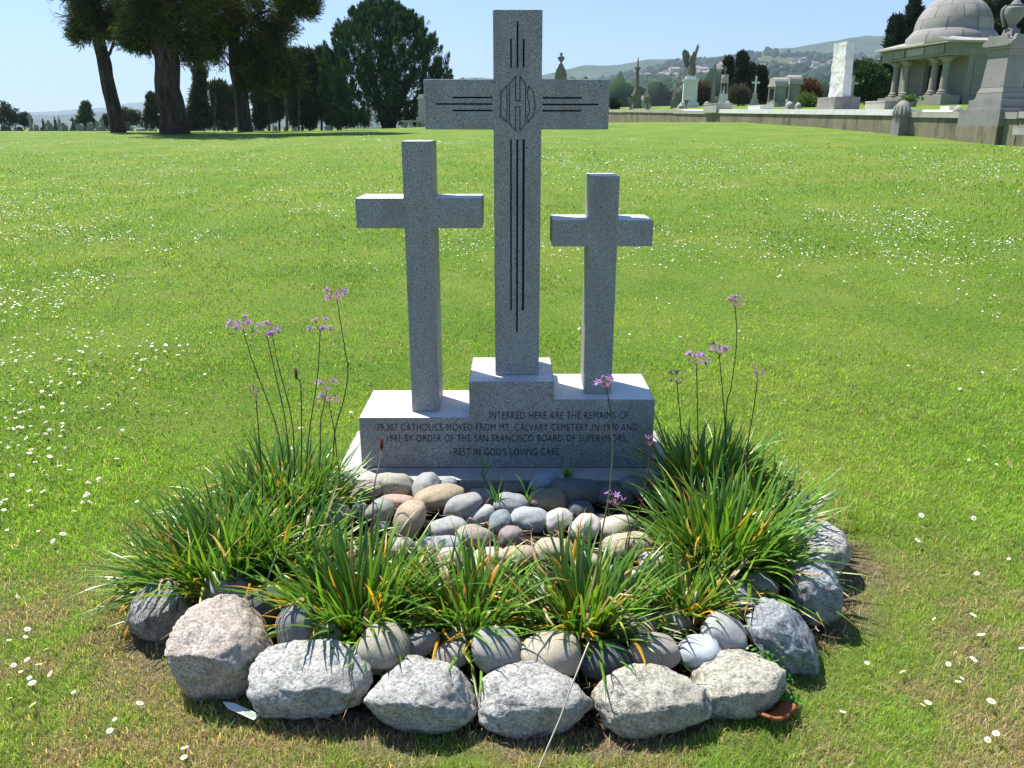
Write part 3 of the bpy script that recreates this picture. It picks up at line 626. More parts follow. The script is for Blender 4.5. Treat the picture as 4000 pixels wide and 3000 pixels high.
fl = [('K2', [(950, 1290), (990, 1420), (1066, 1623), (1100, 1760)], 'open', -.02), ('K2', [(1043, 1315), (1080, 1480), (1114, 1640), (1130, 1800)], 'few', 0),
 ('K2', [(1064, 1311), (1090, 1440), (1137, 1623), (1150, 1800)], 'faded', .05), ('K2', [(1251, 1294), (1239, 1480), (1209, 1678), (1195, 1850)], 'few', 0),
 ('K2', [(1317, 1176), (1348, 1370), (1359, 1450), (1344, 1556), (1310, 1678), (1290, 1850)], 'open', .02), ('K2', [(1158, 1480), (1175, 1510), (1178, 1733), (1178, 1900)], 'bud', -.03),
 ('K3', [(1000, 1560), (1008, 1650), (1019, 1796), (1025, 1960)], 'buds', .05), ('K2', [(1277, 1526), (1262, 1600), (1252, 1660), (1245, 1850)], 'few', .03),
 ('K2', [(1285, 1580), (1305, 1680), (1315, 1775), (1322, 1900)], 'faded', .0), ('K4', [(1491, 1756), (1478, 1830), (1463, 1897), (1450, 2080), (1420, 2250)], 'bud', .25),
 ('K6', [(2370, 1516), (2388, 1640), (2392, 1790), (2376, 1950), (2347, 2103), (2330, 2250)], 'few', .30), ('K8', [(2538, 1745), (2536, 1810), (2505, 1973), (2460, 2090), (2455, 2200)], 'buds', .05),
 ('K9', [(2645, 1502), (2656, 1620), (2670, 1796), (2680, 1900)], 'few', -.06), ('K9', [(2720, 1425), (2724, 1560), (2727, 1796), (2730, 1900)], 'open', -.06),
 ('K9', [(2810, 1390), (2820, 1500), (2833, 1688), (2830, 1880)], 'open', 0), ('K9', [(2871, 1199), (2878, 1330), (2856, 1510), (2837, 1597), (2830, 1850)], 'faded', .06),
 ('K10', [(2959, 1484), (2945, 1590), (2923, 1724), (2910, 1900)], 'buds', .0), ('K8', [(2400, 1973), (2440, 2000), (2458, 2056), (2455, 2180)], 'few', .08)]
for i, (k, pts, hd, dy) in enumerate(fl):
    root, p = pl[k]; flower(root, p, pts, p.y+dy, hd, 300+i)
# two little bright sprigs of grass among the cobbles
for i, (u, v, nn, lb) in enumerate(((1945, 1975, 9, 'bright green grass sprig sprouting among cobbles at the middle of the bed'), (2060, 1960, 5, 'thin grass sprig just right of the bright one'), (2215, 1880, 14, 'shaded grass tuft in front of the inscribed block beside the blue cobble'), (1895, 1870, 7, 'dim grass wisps against the block left of the blue cobble'))):
    r = np.random.default_rng(400+i); p = up(u, v, Z=0.02); az = r.uniform(0, 6.28, nn); c = np.tile(np.array([[.13, .33, .03]]), (nn, 1))*r.uniform(.8, 1.2, (nn, 1))
    V, Fc, K = ribbons(r.normal(0, .006, (nn, 3)), az, r.uniform(.06, .14, nn), r.uniform(.1, .6, nn), r.uniform(.4, 1.2, nn), r.uniform(.004, .008, nn), c, c)
    tag(link('grass_sprig', np_mesh('grass_sprig', V, Fc, K), M['leaf'], loc=p), lb, 'grass sprig')
def litter():
    r = np.random.default_rng(88); x = r.uniform(-1.25, 1.2, 2600); y = r.uniform(1.84, 3.25, 2600); q = dry(x, y); k = (q < 1.0) & ~((np.abs(x) < .85) & (y > 3.2)); x, y, q = x[k], y[k], q[k]; n = len(x)
    b = np.stack([x, y, np.interp(q, [0, .75, .92, 1.0], [-.03, -.035, -.07, -.09])+.02+r.uniform(0, .03, n)], -1); c = np.where(r.uniform(0, 1, (n, 1)) < .5, np.array([[.42, .30, .15]]), np.array([[.20, .13, .07]]))*r.uniform(.6, 1.3, (n, 1))
    V, Fc, K = ribbons(b, r.uniform(0, 6.28, n), r.uniform(.02, .09, n), r.uniform(1.2, 1.6, n), r.uniform(1.4, 2.1, n), r.uniform(.002, .007, n), c, c, nseg=3, twist=r.normal(0, 1.2, n))
    tag(link('leaf_litter', np_mesh('leaf_litter', V, Fc, K), M['leaf']), 'dead brown leaf litter lying between the stones of the bed', 'leaf litter', kind='stuff')
litter()
# clover like weed right of the ring
def weed():
    r = np.random.default_rng(9); V = []; Fc = []; K = []; n = 700; c0 = up(2985, 2610, Z=-.09)
    t = r.uniform(0, 1, n); A = up(2965, 2530, Z=.04); B = up(3085, 2720, Z=-.03)
    c = np.outer(1-t, A)+np.outer(t, B)+np.stack([r.normal(0, .022, n), r.normal(0, .022, n), -r.uniform(0, .09, n)], -1)-np.array(c0)
    a = r.uniform(0, 6.28, n); s = r.uniform(.004, .008, n); d = np.stack([np.cos(a), np.sin(a), r.uniform(-.2, .5, n)], -1); e = np.stack([-np.sin(a), np.cos(a), r.uniform(-.2, .2, n)], -1)
    V = np.stack([c-d*s[:, None], c-e*s[:, None]*.7, c+d*s[:, None], c+e*s[:, None]*.7], 1).reshape(-1, 3); Fc = np.arange(n*4).reshape(-1, 4)
    K = np.repeat(np.array([[.06, .20, .02]])*r.uniform(.6, 1.5, (n, 1)), 4, 0)
    tag(link('clover_weed', np_mesh('clover_weed', V, Fc, K), M['leaf'], loc=c0), 'leafy clover weed growing beside the leaning blue boulder', 'weed', kind='stuff')
weed()
# straw stalk lying against the front boulders, pale stalks on the left
def stalk(pts, w, lb, c=(.62, .56, .42)):
    P = [up(u, v, Z=z) for u, v, z in pts]; o = P[0]; s = MB(); s.tube([q-o for q in P], w, 6)
    tag(s.build('dry_stalk', [flat('straw', c)], loc=o, smooth=True), lb, 'stalk')
stalk([(2105, 2998, -.07), (2190, 2800, .03), (2225, 2700, .10), (2268, 2590, .16), (2300, 2510, .19)], .0022, 'long pale straw stalk leaning over the front centre boulder')
stalk([(1026, 2325, .03), (1050, 2250, .09), (1080, 2165, .16), (1090, 2130, .19)], .0022, 'thin whitish stalk standing in the left clumps above the dark slate cobble')
# white plastic plant tag
tp = up(945, 2800, Z=-.07); b = MB(); b.prism([(-.065, 0), (-.035, .013), (.055, .013), (.055, -.013), (-.035, -.013)], -.0008, .0008)
me = b.mesh('plant_tag'); me.transform(Matrix.Rotation(math.radians(90), 4, 'X'))
o = link('plant_tag', me, flat('white_plastic', (.82, .83, .85), .4), loc=tp+Vector((0, 0, .022)), rz=-.42); o.rotation_euler = (-.12, .10, -.42); tag(o, 'white pointed plastic plant tag lying on the bare earth', 'plant tag')
b = MB(); b.box(.012, .050, -.009, .009, .0010, .0014); b.build('printed_patch', [flat('tag_print', (.30, .38, .28))], o)
# terracotta shard: a piece of a pot wall
def shard():
    p = up(3000, 2812, Z=-.085); p.z += .035; V = []; nx, nz_ = 12, 6; r0, th = .085, .009
    for lay in (0, 1):
        for j in range(nz_):
            for i in range(nx):
                a = math.radians(-38+76*i/(nx-1)); q = j/(nz_-1); rr = r0-lay*th+.012*q; jag = .006*math.sin(i*2.1)+.004*math.sin(i*5.3)
                V.append((math.sin(a)*rr, -math.cos(a)*rr+.07, q*.048+(jag if j == nz_-1 else 0)))
    n = nx*nz_; Fc = []
    for j in range(nz_-1):
        for i in range(nx-1):
            a = j*nx+i; Fc += [(a, a+1, a+nx+1, a+nx), (n+a+nx, n+a+nx+1, n+a+1, n+a)]
    for i in range(nx-1): Fc += [(i, n+i, n+i+1, i+1), ((nz_-1)*nx+i, (nz_-1)*nx+i+1, n+(nz_-1)*nx+i+1, n+(nz_-1)*nx+i)]
    for j in range(nz_-1): Fc += [(j*nx, (j+1)*nx, n+(j+1)*nx, n+j*nx), (j*nx+nx-1, n+j*nx+nx-1, n+(j+1)*nx+nx-1, (j+1)*nx+nx-1)]
    o = link('pot_shard', np_mesh('pot_shard', np.array(V), np.array(Fc)), stone('terracotta', (.36, .12, .05), .25, 12, (.10, .05, .03), .3), loc=p); o.rotation_euler = (.95, .1, .55)
    tag(o, 'curved broken terracotta pot shard wedged under the wedge shaped boulder', 'shard')
shard()

# ---------------------------------------------------------------- turf blades
def blades(n, xy, h, w, col, name, lean=.5, rs=1):
    r = np.random.default_rng(rs); x, y = xy; z = gz(x, y)
    az = r.uniform(0, 2*math.pi, n); tl = np.abs(r.normal(0, lean, n)); sa = az+r.normal(math.pi/2, .5, n)
    d = np.stack([np.sin(tl)*np.cos(az), np.sin(tl)*np.sin(az), np.cos(tl)], -1); tl2 = tl+r.uniform(.1, .9, n); d2 = np.stack([np.sin(tl2)*np.cos(az), np.sin(tl2)*np.sin(az), np.cos(tl2)], -1)
    b = np.stack([x, y, z-.012], -1); s = np.stack([np.cos(sa), np.sin(sa), np.zeros(n)], -1)*w[:, None]/2
    m = b+d*(h*.55+.012)[:, None]; t = m+d2*(h*.5)[:, None]
    V = np.stack([b-s, b+s, m+s*.85, m-s*.85, t], 1).reshape(-1, 3); i = np.arange(n)*5
    Q = np.stack([i, i+1, i+2, i+3], -1); Tt = np.stack([i+3, i+2, i+4], -1)
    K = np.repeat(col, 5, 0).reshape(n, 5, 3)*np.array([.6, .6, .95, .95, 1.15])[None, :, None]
    return np_mesh(name, V, [Q, Tt], K.reshape(-1, 3))
def turf():
    r = np.random.default_rng(11); N0 = 700000
    # sample so that the density on screen stays even: uniform in photo pixels below the crest
    u = r.uniform(-160, 4160, N0); v = 530+(r.uniform(0, 1, N0)**.88)*(3100-530)
    x0 = np.zeros(N0); y0 = np.full(N0, 3.0)
    a = (u-2000)/F; b = (v-1500)/F; dy = math.cos(T)-b*math.sin(T); dz = -math.sin(T)-b*math.cos(T)
    z = np.full(N0, -.08)
    for _ in range(14):
        s = (z-H)/dz; s = np.where((s < 0) | (s > 40), 40, s); z = .5*z+.5*gz(a*s, dy*s)
    x = a*s; y = dy*s; keep = (y < 24) & (y > 1.2); rr = dry(x, y)
    slab = (x > -.82) & (x < .76) & (y > 3.2) & (y < 3.9)
    edge = .95+.12*(fbm(x, y, 6, 8)-.5)
    keep &= ~((rr < 1.09+.10*(fbm(x, y, 9, 44)-.3)) & (y < 2.8) & (r.uniform(0, 1, N0) < .78)); keep &= (rr > edge) & ~slab & (x < WX(y)+.3)
    d = dryness(x, y); keep &= (r.uniform(0, 1, N0) > sstep((d-.75)*4)*.45)
    x, y, d = x[keep], y[keep], d[keep]; n = len(x)
    dist = np.hypot(x, y); near = np.clip(dist/4, .62, 6)
    h = r.uniform(.013, .036, n)*(1-.25*d)*(.5+.75*fbm(x, y, 7, 2)); w = .0026*near*r.uniform(.6, 1.4, n)
    h *= np.clip(near*.55, .9, 2.0)
    cs = (r.uniform(0, 1, n) < .20) & (dist < 6); h = np.where(cs, r.uniform(.022, .042, n), h); w = np.where(cs, w*1.5, w)
    rrr = dry(x, y); tall = (np.abs(rrr-1.12) < .14) & (y > 2.9); h = np.where(tall, h*2.0, h)
    A = np.array([.07, .175, .012]); B = np.array([.165, .31, .022]); Cc = np.array([.29, .365, .07]); Dd = np.array([.50, .405, .25])
    q = np.clip(fbm(x, y, 1.3, 4)*1.5-.25+r.normal(0, .16, n), 0, 1)[:, None]; col = A*(1-q)+B*q
    q2 = np.clip(fbm(x, y, .6, 6)*1.7-.55+r.normal(0, .2, n), 0, 1)[:, None]*.7; col = col*(1-q2)+Cc*q2
    cn = fbm(x, y, 16, 71); col = col*(.62+.85*cn)[:, None]; pale = sstep((3.4-y)/1.6)[:, None]*.35; col = col*(1-pale)+np.array([.30, .33, .13])*pale; col = col*np.where(dist < 7, 1.22, 1.06)[:, None]
    isd = r.uniform(0, 1, n) < np.clip(.07+.12*fbm(x, y, 2, 9)+d*.95, 0, .93); col = np.where(isd[:, None], Dd*r.uniform(.55, 1.25, (n, 1)), col)*r.uniform(.75, 1.25, (n, 1))
    lean = np.where(isd, 1.1, np.where(cs, .95, .6))
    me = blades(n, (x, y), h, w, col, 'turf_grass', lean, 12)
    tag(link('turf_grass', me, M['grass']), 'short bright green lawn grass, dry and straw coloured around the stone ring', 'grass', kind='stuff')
    print('blades', n)
turf()

# ---------------------------------------------------------------- daisies
def disc_mesh(x, y, rad, name, rs, lift=.03, n6=6):
    r = np.random.default_rng(rs); n = len(x); z = gz(x, y)+lift*r.uniform(.6, 1.3, n); tx = r.normal(0, .22, n); ty = r.normal(-.05, .22, n)
    a = np.arange(n6)*2*math.pi/n6; X = x[:, None]+rad[:, None]*np.cos(a); Y = y[:, None]+rad[:, None]*np.sin(a)
    Z = z[:, None]+(X-x[:, None])*tx[:, None]+(Y-y[:, None])*ty[:, None]
    return np_mesh(name, np.stack([X, Y, Z], -1).reshape(-1, 3), np.arange(n*n6).reshape(-1, n6))
def daisies():
    r = np.random.default_rng(21); N0 = 90000
    u = r.uniform(-60, 4060, N0); v = 512+(r.uniform(0, 1, N0)**2.6)*(3000-512)
    a = (u-2000)/F; b = (v-1500)/F; dy = math.cos(T)-b*math.sin(T); dz = -math.sin(T)-b*math.cos(T); z = np.full(N0, -.08)
    for _ in range(14):
        s = (z-H)/dz; s = np.where((s < 0) | (s > 45), 45, s); z = .5*z+.5*gz(a*s, dy*s)
    x = a*s; y = dy*s; d = np.hypot(x, y); f = fbm(x, y, .55, 31)*.6+fbm(x, y, 1.9, 33)*.4
    pr = np.clip((f-.46)*5, .08, 1)**1.6; pr *= np.clip((d-3.2)/9, .03, 1.3)*np.where((u > 420) & (d < 9), .45, 1)*np.where(d > 10, 1.5, 1)
    pr *= np.where((d < 6.5) & (u > 900) & (u < 3200), .35, 1)
    keep = (r.uniform(0, 1, N0) < pr) & (dry(x, y) > 1.2) & (x < WX(y)-.2) & (y < 40)
    keep &= ~((dryness(x, y) > .5) & (r.uniform(0, 1, N0) < .93))
    keep &= ~((x > -.9) & (x < .85) & (y > 3.1) & (y < 3.95))
    x, y, d = x[keep], y[keep], d[keep]
    k = np.argsort(d); x, y = x[k], y[k]
    nx, ny = [], []
    for (uu, vv) in ((20,1385),(55,1378),(30,1440),(60,1430),(20,1490),(70,1478),(100,1405),(160,1502),(303,1528),(250,1563),(238,1582),(400,1620),(398,1640),(60,1365),(1872,1441),(1950,1457),(2070,1475),(2140,1522),(2132,1607),(2150,1595),(1820,1545),(1720,1395),(1988,1127),(45,1452),(85,1442),(22,1512),(2005,1520),(2048,1440),(2178,1215),(2125,980),(2150,1020),(65,1470),(110,1460)):
        p = up(uu*1.808, vv*1.808, Z=-.06); nx.append(p.x); ny.append(p.y)
    ni = 300-len(nx); ix = np.concatenate([nx, x[:ni]]); iy = np.concatenate([ny, y[:ni]]); x, y = x[ni:], y[ni:]
    def proto(np_, full):
        m = MB(); m.mi = 0
        for k in range(np_):
            a = 2*math.pi*k/np_; w = .0017 if np_ > 12 else .003; c, s = math.cos(a), math.sin(a); q = lambda t, o, z: (c*t-s*o, s*t+c*o, z)
            m.add([q(.0022, -w*.5, .001), q(.008, -w, .0022), q(.0118, 0, .0012), q(.008, w, .0022), q(.0022, w*.5, .001)], [(0, 1, 2, 3, 4)])
        return m.mesh('petals', fix=False)
    pet = proto(15, True); pet.materials.append(M['daisy'])
    e = MB(); e.lathe([(.0040, .0005), (.0044, .0025), (.0028, .0042), (.0001, .0048)], 8); eye = e.mesh('flower_eye'); eye.materials.append(M['daisy_eye'])
    sm = MB(); sm.tube([(0, 0, 0), (.001, 0, -.02), (0, .001, -.045)], .0009, 5); stm = sm.mesh('stem'); stm.materials.append(M['stem'])
    for i in range(300):
        xx, yy = float(ix[i]), float(iy[i]); hh = .028+.014*r.uniform()
        o = bpy.data.objects.new('daisy', pet); C.objects.link(o); o.location = (xx, yy, gz1(xx, yy)+hh); o.rotation_euler = (r.normal(.15, .32), r.normal(0, .32), r.uniform(0, 6.28))
        sc = r.uniform(.6, 1.15); o.scale = (sc, sc, sc)
        side = 'left' if xx < 0 else 'right'; where = 'in worn turf before the ring,' if yy < 2.2 else ('on lawn beside the bed,' if yy < 4 else 'on lawn behind the memorial,')
        tag(o, f'small white daisy with yellow eye {where} {side}', 'daisy', 'daisies scattered over the lawn')
        for nm, me in (('flower_eye', eye), ('stem', stm)):
            c = bpy.data.objects.new(nm, me); C.objects.link(c); c.parent = o
    rad = r.uniform(.0055, .0115, len(x))*np.clip(.75+np.hypot(x, y)/40, .8, 1.3)
    tag(link('daisy_carpet', disc_mesh(x, y, rad, 'daisy_carpet', 41), M['daisy']), 'drifts of tiny white daisies spread over the far lawn', 'daisies', kind='stuff')
    print('daisies', len(x))
daisies()

# ---------------------------------------------------------------- trees
def foliage(cen, rad, per, ll, lw, cols, upb=.3, outb=.5, rs=1, name='foliage', mc=None, squash=1.0, tipl=1.25):
    """leaf sprays: small pointed quads round clump centres (n,3)"""
    r = np.random.default_rng(rs); n = len(cen); cen = np.asarray(cen, float); rad = np.broadcast_to(np.asarray(rad, float), (n,)); m = n*per
    c = np.repeat(cen, per, 0); rr = np.repeat(rad, per); g = r.normal(0, 1, (m, 3)); g /= np.linalg.norm(g, axis=1)[:, None]
    q = r.uniform(0, 1, m)**.5; p = c+g*(rr*q)[:, None]*np.array([1, 1, squash])
    mid = cen.mean(0) if mc is None else np.array(mc); o = p-mid; o /= np.linalg.norm(o, axis=1)[:, None]+1e-6
    d = g*.6+o*outb+r.normal(0, .45, (m, 3)); d[:, 2] += upb; d /= np.linalg.norm(d, axis=1)[:, None]
    s = np.cross(d, r.normal(0, 1, (m, 3))); s /= np.linalg.norm(s, axis=1)[:, None]+1e-6
    L = (ll*r.uniform(.6, 1.4, m))[:, None]; W = (lw*r.uniform(.7, 1.3, m))[:, None]
    V = np.stack([p-d*L*.5, p-s*W*.5, p+d*L*.5, p+s*W*.5], 1).reshape(-1, 3)
    cl = r.uniform(0, 1, (n, 1))**1.8; cc = np.repeat(cols[0]*(1-cl)+cols[1]*cl, per, 0)*r.uniform(.6, 1.4, (m, 1))
    if len(cols) > 2: cc = np.where((r.uniform(0, 1, (m, 1)) < .08), cols[2], cc)
    return np_mesh(name, V, np.arange(m*4).reshape(-1, 4), np.repeat(cc, 4, 0))
def lobes(Y, L, org, rs, dens=1.0, shell=.35, dyf=1.0, minr=.25):
    """clump centres from crown lobes given as (u, v, ru, rv, n[, dy]) measured in the photo, at real distance Y"""
    r = np.random.default_rng(rs); out = []
    for l in L:
        u, v, ru, rv, n = l[:5]; dy = l[5] if len(l) > 5 else 0
        c = up(u, v, Y=Y+dy); s = mpp(Y+dy); g = r.normal(0, 1, (int(n*dens), 3)); g /= np.linalg.norm(g, axis=1)[:, None]
        q = r.uniform(shell, 1, len(g))**.6
        out.append(np.array(c)+g*q[:, None]*np.array([ru*s, (ru+rv)/2*s*dyf, rv*s]))
    return np.concatenate(out)-np.array(org)
PINE = (np.array([.035, .062, .018]), np.array([.13, .165, .042]), np.array([.20, .15, .06]))
CYP = (np.array([.022, .052, .020]), np.array([.05, .095, .032]))
def tree(name, label, Y, trunk, wpx, L, per=60, ll=.3, lw=.05, cr=.5, cols=PINE, upb=.3, outb=.5, rs=1, limbs=(), group=None, zb=None, cat='tree', rz=1.0, minz=None):
    """trunk: photo points base to top; wpx widths there; L: crown lobes"""
    b0 = up(trunk[0][0], trunk[0][1], Y=Y); z0 = zb if zb is not None else gz1(b0.x, Y); org = Vector((b0.x, Y, z0))
    root = thing(name, label, cat, org, group=group)
    P = [up(u, v, Y=Y)-org for u, v in trunk]; P[0].z = -.15; w = [q*mpp(Y)/2 for q in wpx]
    # refine with a wavering outline
    Q = []; R = []
    for i in range(len(P)-1):
        for k in range(6):
            t = k/6; p = P[i].lerp(P[i+1], t); rr = w[i]*(1-t)+w[i+1]*t; Q.append(p+Vector((noise.noise(p*.9+Vector((rs, 0, 0))), noise.noise(p*.9+Vector((0, rs, 0))), 0))*rr*.22); R.append(rr*(1+.10*noise.noise(p*2+Vector((rs, 3, 0)))))
    Q.append(P[-1]); R.append(w[-1])
    s = MB(); s.tube(Q, R, 14)
    for lp, lw_ in limbs:
        q = [up(a[0], a[1], Y=Y+(a[2] if len(a) > 2 else 0))-org for a in lp]; s.tube(q, [lw_*mpp(Y)/2*(1-.75*i/(len(q)-1)) for i in range(len(q))], 7)
    s.build('trunk', [M['bark']], root, smooth=True)
    cen = lobes(Y, L, org, rs)
    if minz is not None: cen = cen[cen[:, 2] > minz]
    me = foliage(cen, cr*(.7+.6*np.random.default_rng(rs).uniform(0, 1, len(cen))), per, ll, lw, cols, upb, outb, rs, 'crown')
    link('crown', me, M['needle'], root); return root
tree('pine_tree', 'leaning pine with a bare slanting trunk, leftmost of the big pines', 37, [(462, 505), (440, 400), (412, 280), (392, 180), (385, 90), (380, -20)], [60, 52, 48, 46, 38, 20],
     [(360, 60, 80, 70, 26), (315, 130, 40, 28, 12), (400, 100, 70, 55, 22), (470, 90, 80, 60, 22), (420, -60, 170, 110, 60), (330, 20, 50, 40, 12), (490, -130, 200, 120, 40)], 150, .30, .035, .44, rs=3,
     limbs=[([(405, 240), (430, 205), (445, 160), (450, 110)], 16), ([(395, 160), (350, 130), (310, 140)], 12), ([(385, 60), (330, 50), (285, 30), (290, -30)], 10)], group='big pines on the left')
tree('pine_tree', 'thickest pine with a massive dark trunk standing in its own shadow', 34, [(683, 512), (672, 430), (655, 300), (640, 180), (632, 60), (625, -60), (620, -200)], [118, 98, 92, 88, 80, 70, 40],
     [(560, 110, 90, 60, 30), (520, 150, 60, 28, 14), (600, 60, 120, 80, 34), (720, 90, 90, 90, 34), (740, 190, 60, 60, 16), (660, -60, 260, 110, 90), (600, -200, 330, 130, 90), (575, 175, 35, 16, 7)], 150, .30, .035, .44, rs=5,
     limbs=[([(650, 250), (700, 200), (740, 160)], 20), ([(640, 200), (590, 150), (540, 130)], 18), ([(598, 190), (592, 215), (582, 235), (600, 258)], 3)], group='big pines on the left')
tree('pine_tree', 'third big pine with a wide dark crown reaching over to the right', 40, [(958, 503), (945, 400), (928, 300), (915, 200), (905, 90), (900, -80)], [62, 54, 50, 46, 40, 20],
     [(850, 90, 90, 80, 34), (800, 150, 60, 50, 16), (840, 210, 60, 30, 12), (980, 120, 110, 90, 44), (1060, 160, 85, 70, 34), (1090, 250, 70, 55, 22), (1010, 230, 90, 60, 26), (1120, 100, 55, 60, 14), (1160, 10, 80, 35, 20), (1215, 25, 28, 22, 8), (960, -40, 260, 90, 80), (900, -140, 380, 90, 70), (1000, 330, 60, 35, 12), (1120, 320, 60, 30, 12), (1060, -250, 170, 90, 60, -5), (1180, -230, 110, 70, 40, -6), (900, -260, 200, 100, 60, -5)], 150, .32, .038, .48, rs=7,
     limbs=[([(915, 170), (860, 125), (800, 118), (765, 135), (760, 190), (790, 215)], 16), ([(925, 230), (985, 280), (1060, 330)], 14), ([(915, 120), (1000, 60), (1120, 10)], 14), ([(930, 300), (890, 250), (860, 215)], 12)], group='big pines on the left')
# bare branch at the far upper left
def bare():
    Y = 37; org = up(330, 40, Y=Y); s = MB(); r = random.Random(4)
    def br(u, v, a, L, w, d):
        pts = [(u, v)]
        for k in range(4): a += r.uniform(-.25, .25); u += math.cos(a)*L/4; v += math.sin(a)*L/4; pts.append((u, v))
        s.tube([up(p[0], p[1], Y=Y+r.uniform(-.1, .1))-org for p in pts], [w*(1-.15*i) for i in range(5)], 4)
        if d:
            for k in range(3): q = pts[r.randint(1, 4)]; br(q[0], q[1], a+r.uniform(-.9, .9), L*.55, w*.5, d-1)
    br(298, -20, 1.75, 70, .04, 0); br(290, 40, 2.4, 50, .03, 3); br(275, 65, 3.0, 60, .025, 3); br(255, 0, 3.3, 50, .03, 3); br(295, -15, 2.8, 60, .03, 2)
    par = [o for o in C.objects if o.name == 'pine_tree'][0]
    o = s.build('bare_branch', [M['bark']], par); o.location = org-par.location
bare()
# conifers in the thicket behind the pines
thick = [(1010, 300, 55, 95, 'grey green'), (1100, 300, 60, 100, ''), (1180, 280, 60, 80, ''), (1245, 270, 60, 75, '')]
def conifer(u, vb, vt, wpx, Y, label, rs, cols=CYP, n=90, per=60, gap=.0, bare_=.25, name='conifer_tree', group=None, ll=.45, lw=.10, lean=0, zb=None, open_=False):
    L = []; hgt = vb-vt
    for k in range(9):
        t = bare_+(1-bare_)*(k+.5)/9; w = wpx/2*((1-t)*1.1+.12) if not open_ else wpx/2*(.55+.45*math.sin(t*3.0+rs))
        for sgn in (-1, 1): L.append((u+lean*t+sgn*w*.45, vb-hgt*t, w*.6, hgt*.07, n/18))
    return tree(name, label, Y, [(u, vb), (u+lean*.5, (vb+vt)/2), (u+lean, vt+8)], [max(5, wpx*.07), max(4, wpx*.05), 3], L, per, ll, lw, .42 if not open_ else .5, cols, .15, .7, rs, group=group, zb=zb,
                limbs=[([(u, vb-hgt*.35), (u+wpx*.3*s, vb-hgt*.42)], 6) for s in (-1, 1)]+[([(u, vb-hgt*.55), (u+wpx*.3*s, vb-hgt*.66)], 5) for s in (-1, 1)])
TG = 'trees in the thicket behind the pines'
TH = (np.array([.022, .042, .018]), np.array([.06, .085, .034]), np.array([.10, .08, .05]))
for i, (u, vb, vt, w, Y, lb) in enumerate(((780, 500, 270, 130, 75, 'sparse conifer seen just right of the thickest pine trunk'), (850, 498, 330, 110, 85, 'low conifer between the thickest pine and the third pine'),
    (1015, 500, 200, 150, 70, 'tall thin crowned conifer right behind the third pine trunk'), (1090, 500, 190, 130, 78, 'ragged conifer under the overhanging right crown of the third pine'),
    (1180, 500, 205, 120, 72, 'grey green bare stemmed conifer in the gap left of the domed cypress'), (1255, 500, 200, 140, 82, 'dark jagged conifer touching the domed cypress'), (1330, 498, 260, 130, 88, 'lower conifer partly behind the left side of the domed cypress'), (1050, 498, 300, 150, 96, 'squat dark tree deep in the thicket between two taller conifers'), (1215, 498, 290, 150, 98, 'squat dark tree deep in the thicket near the domed cypress'), (905, 498, 340, 120, 98, 'low dark tree deep behind the third pine trunk on its left'))):
    conifer(u, vb, vt, w, Y, lb, 40+i, TH, 190, 80, bare_=.05+.1*(i % 2), group=TG, open_=True)
for i, (u, v0, w, lb) in enumerate(((1120, 330, 12, 'thin slanting bare trunk left of centre in the thicket'), (1165, 320, 10, 'thin upright bare trunk right of the slanting one in the thicket'), (835, 300, 9, 'thin bare trunk leaning right between the pines'))):
    Y = 66; p = up(u, 500, Y=Y); p.z = gz1(p.x, Y)-.1; s = MB(); tp_ = up(u-12+8*i, v0, Y=Y)
    s.tube([Vector((0, 0, 0)), (tp_-p)*.5+Vector((.1, 0, 0)), tp_-p], [w*mpp(Y)/2, w*mpp(Y)/2*.8, w*mpp(Y)/2*.5], 8)
    tag(s.build('bare_trunk', [M['bark']], loc=p), lb, 'tree trunk')
# the domed cypress: upright pointed sprays over a big dome
def domed():
    Y = 72; org = up(1520, 495, Y=Y); org.z = gz1(org.x, Y); s = mpp(Y); root = thing('domed_cypress_tree', 'huge domed dark green cypress standing right of the thicket', 'tree', org)
    b = MB(); r = random.Random(3)
    for k in range(9):
        a = r.uniform(-.9, .9); b.tube([(r.uniform(-.3, .3), r.uniform(-.3, .3), -.1), (a*1.2, r.uniform(-.5, .5), 2.2), (a*3, r.uniform(-1, 1), 5)], [.30, .2, .1], 7)
    b.build('trunk', [M['bark']], root)
    g = np.random.default_rng(13); V = []; n = 760
    cx, cz = 0.0, up(1510, 300, Y=Y).z-org.z
    prof_u = [1262, 1250, 1300, 1325, 1345, 1390, 1445, 1510, 1570, 1620, 1665, 1710, 1745, 1757, 1750, 1740]
    prof_v = [470, 330, 230, 190, 140, 80, 55, 45, 50, 60, 90, 140, 190, 260, 330, 450]
    cen = []; rad = []
    A = up(1506, 300, Y=Y); hw = 250*s; ht = (500-48)*s; 
    for i in range(n):
        az = g.uniform(0, 2*math.pi); t = g.uniform(.05, 1); zz = t*ht; 
        w = np.interp(t, [.05, .25, .4, .55, .7, .82, .92, 1.0], [.92, 1.0, .99, .95, .83, .66, .44, .12]); q = g.uniform(.5, 1)**.6
        x = math.cos(az)*hw*w*q*(1.02 if math.cos(az) > 0 else 1.0); y = math.sin(az)*hw*w*q*.8; hgt = g.uniform(.45, .95)*(1 if t > .25 else .6)
        for k in range(6): cen.append((x-.05+A.x-org.x+.06*k*math.cos(az), y+.03*k*math.sin(az), zz-hgt*.5+hgt*k/6+.1)); rad.append(.34*(1-k/7)+.05)
    for k in range(760):      # inner boughs
        az = g.uniform(0, 6.28); q = g.uniform(0, .7); cen.append((A.x-org.x+math.cos(az)*hw*q, math.sin(az)*hw*.7*q, g.uniform(.06, .86)*ht)); rad.append(.65)
    me = foliage(np.array(cen), np.array(rad), 22, .28, .062, (np.array([.020, .056, .020]), np.array([.052, .115, .034])), 1.1, .35, 17, 'crown', mc=(0, 0, 3))
    link('crown', me, M['needle'], root)
domed()
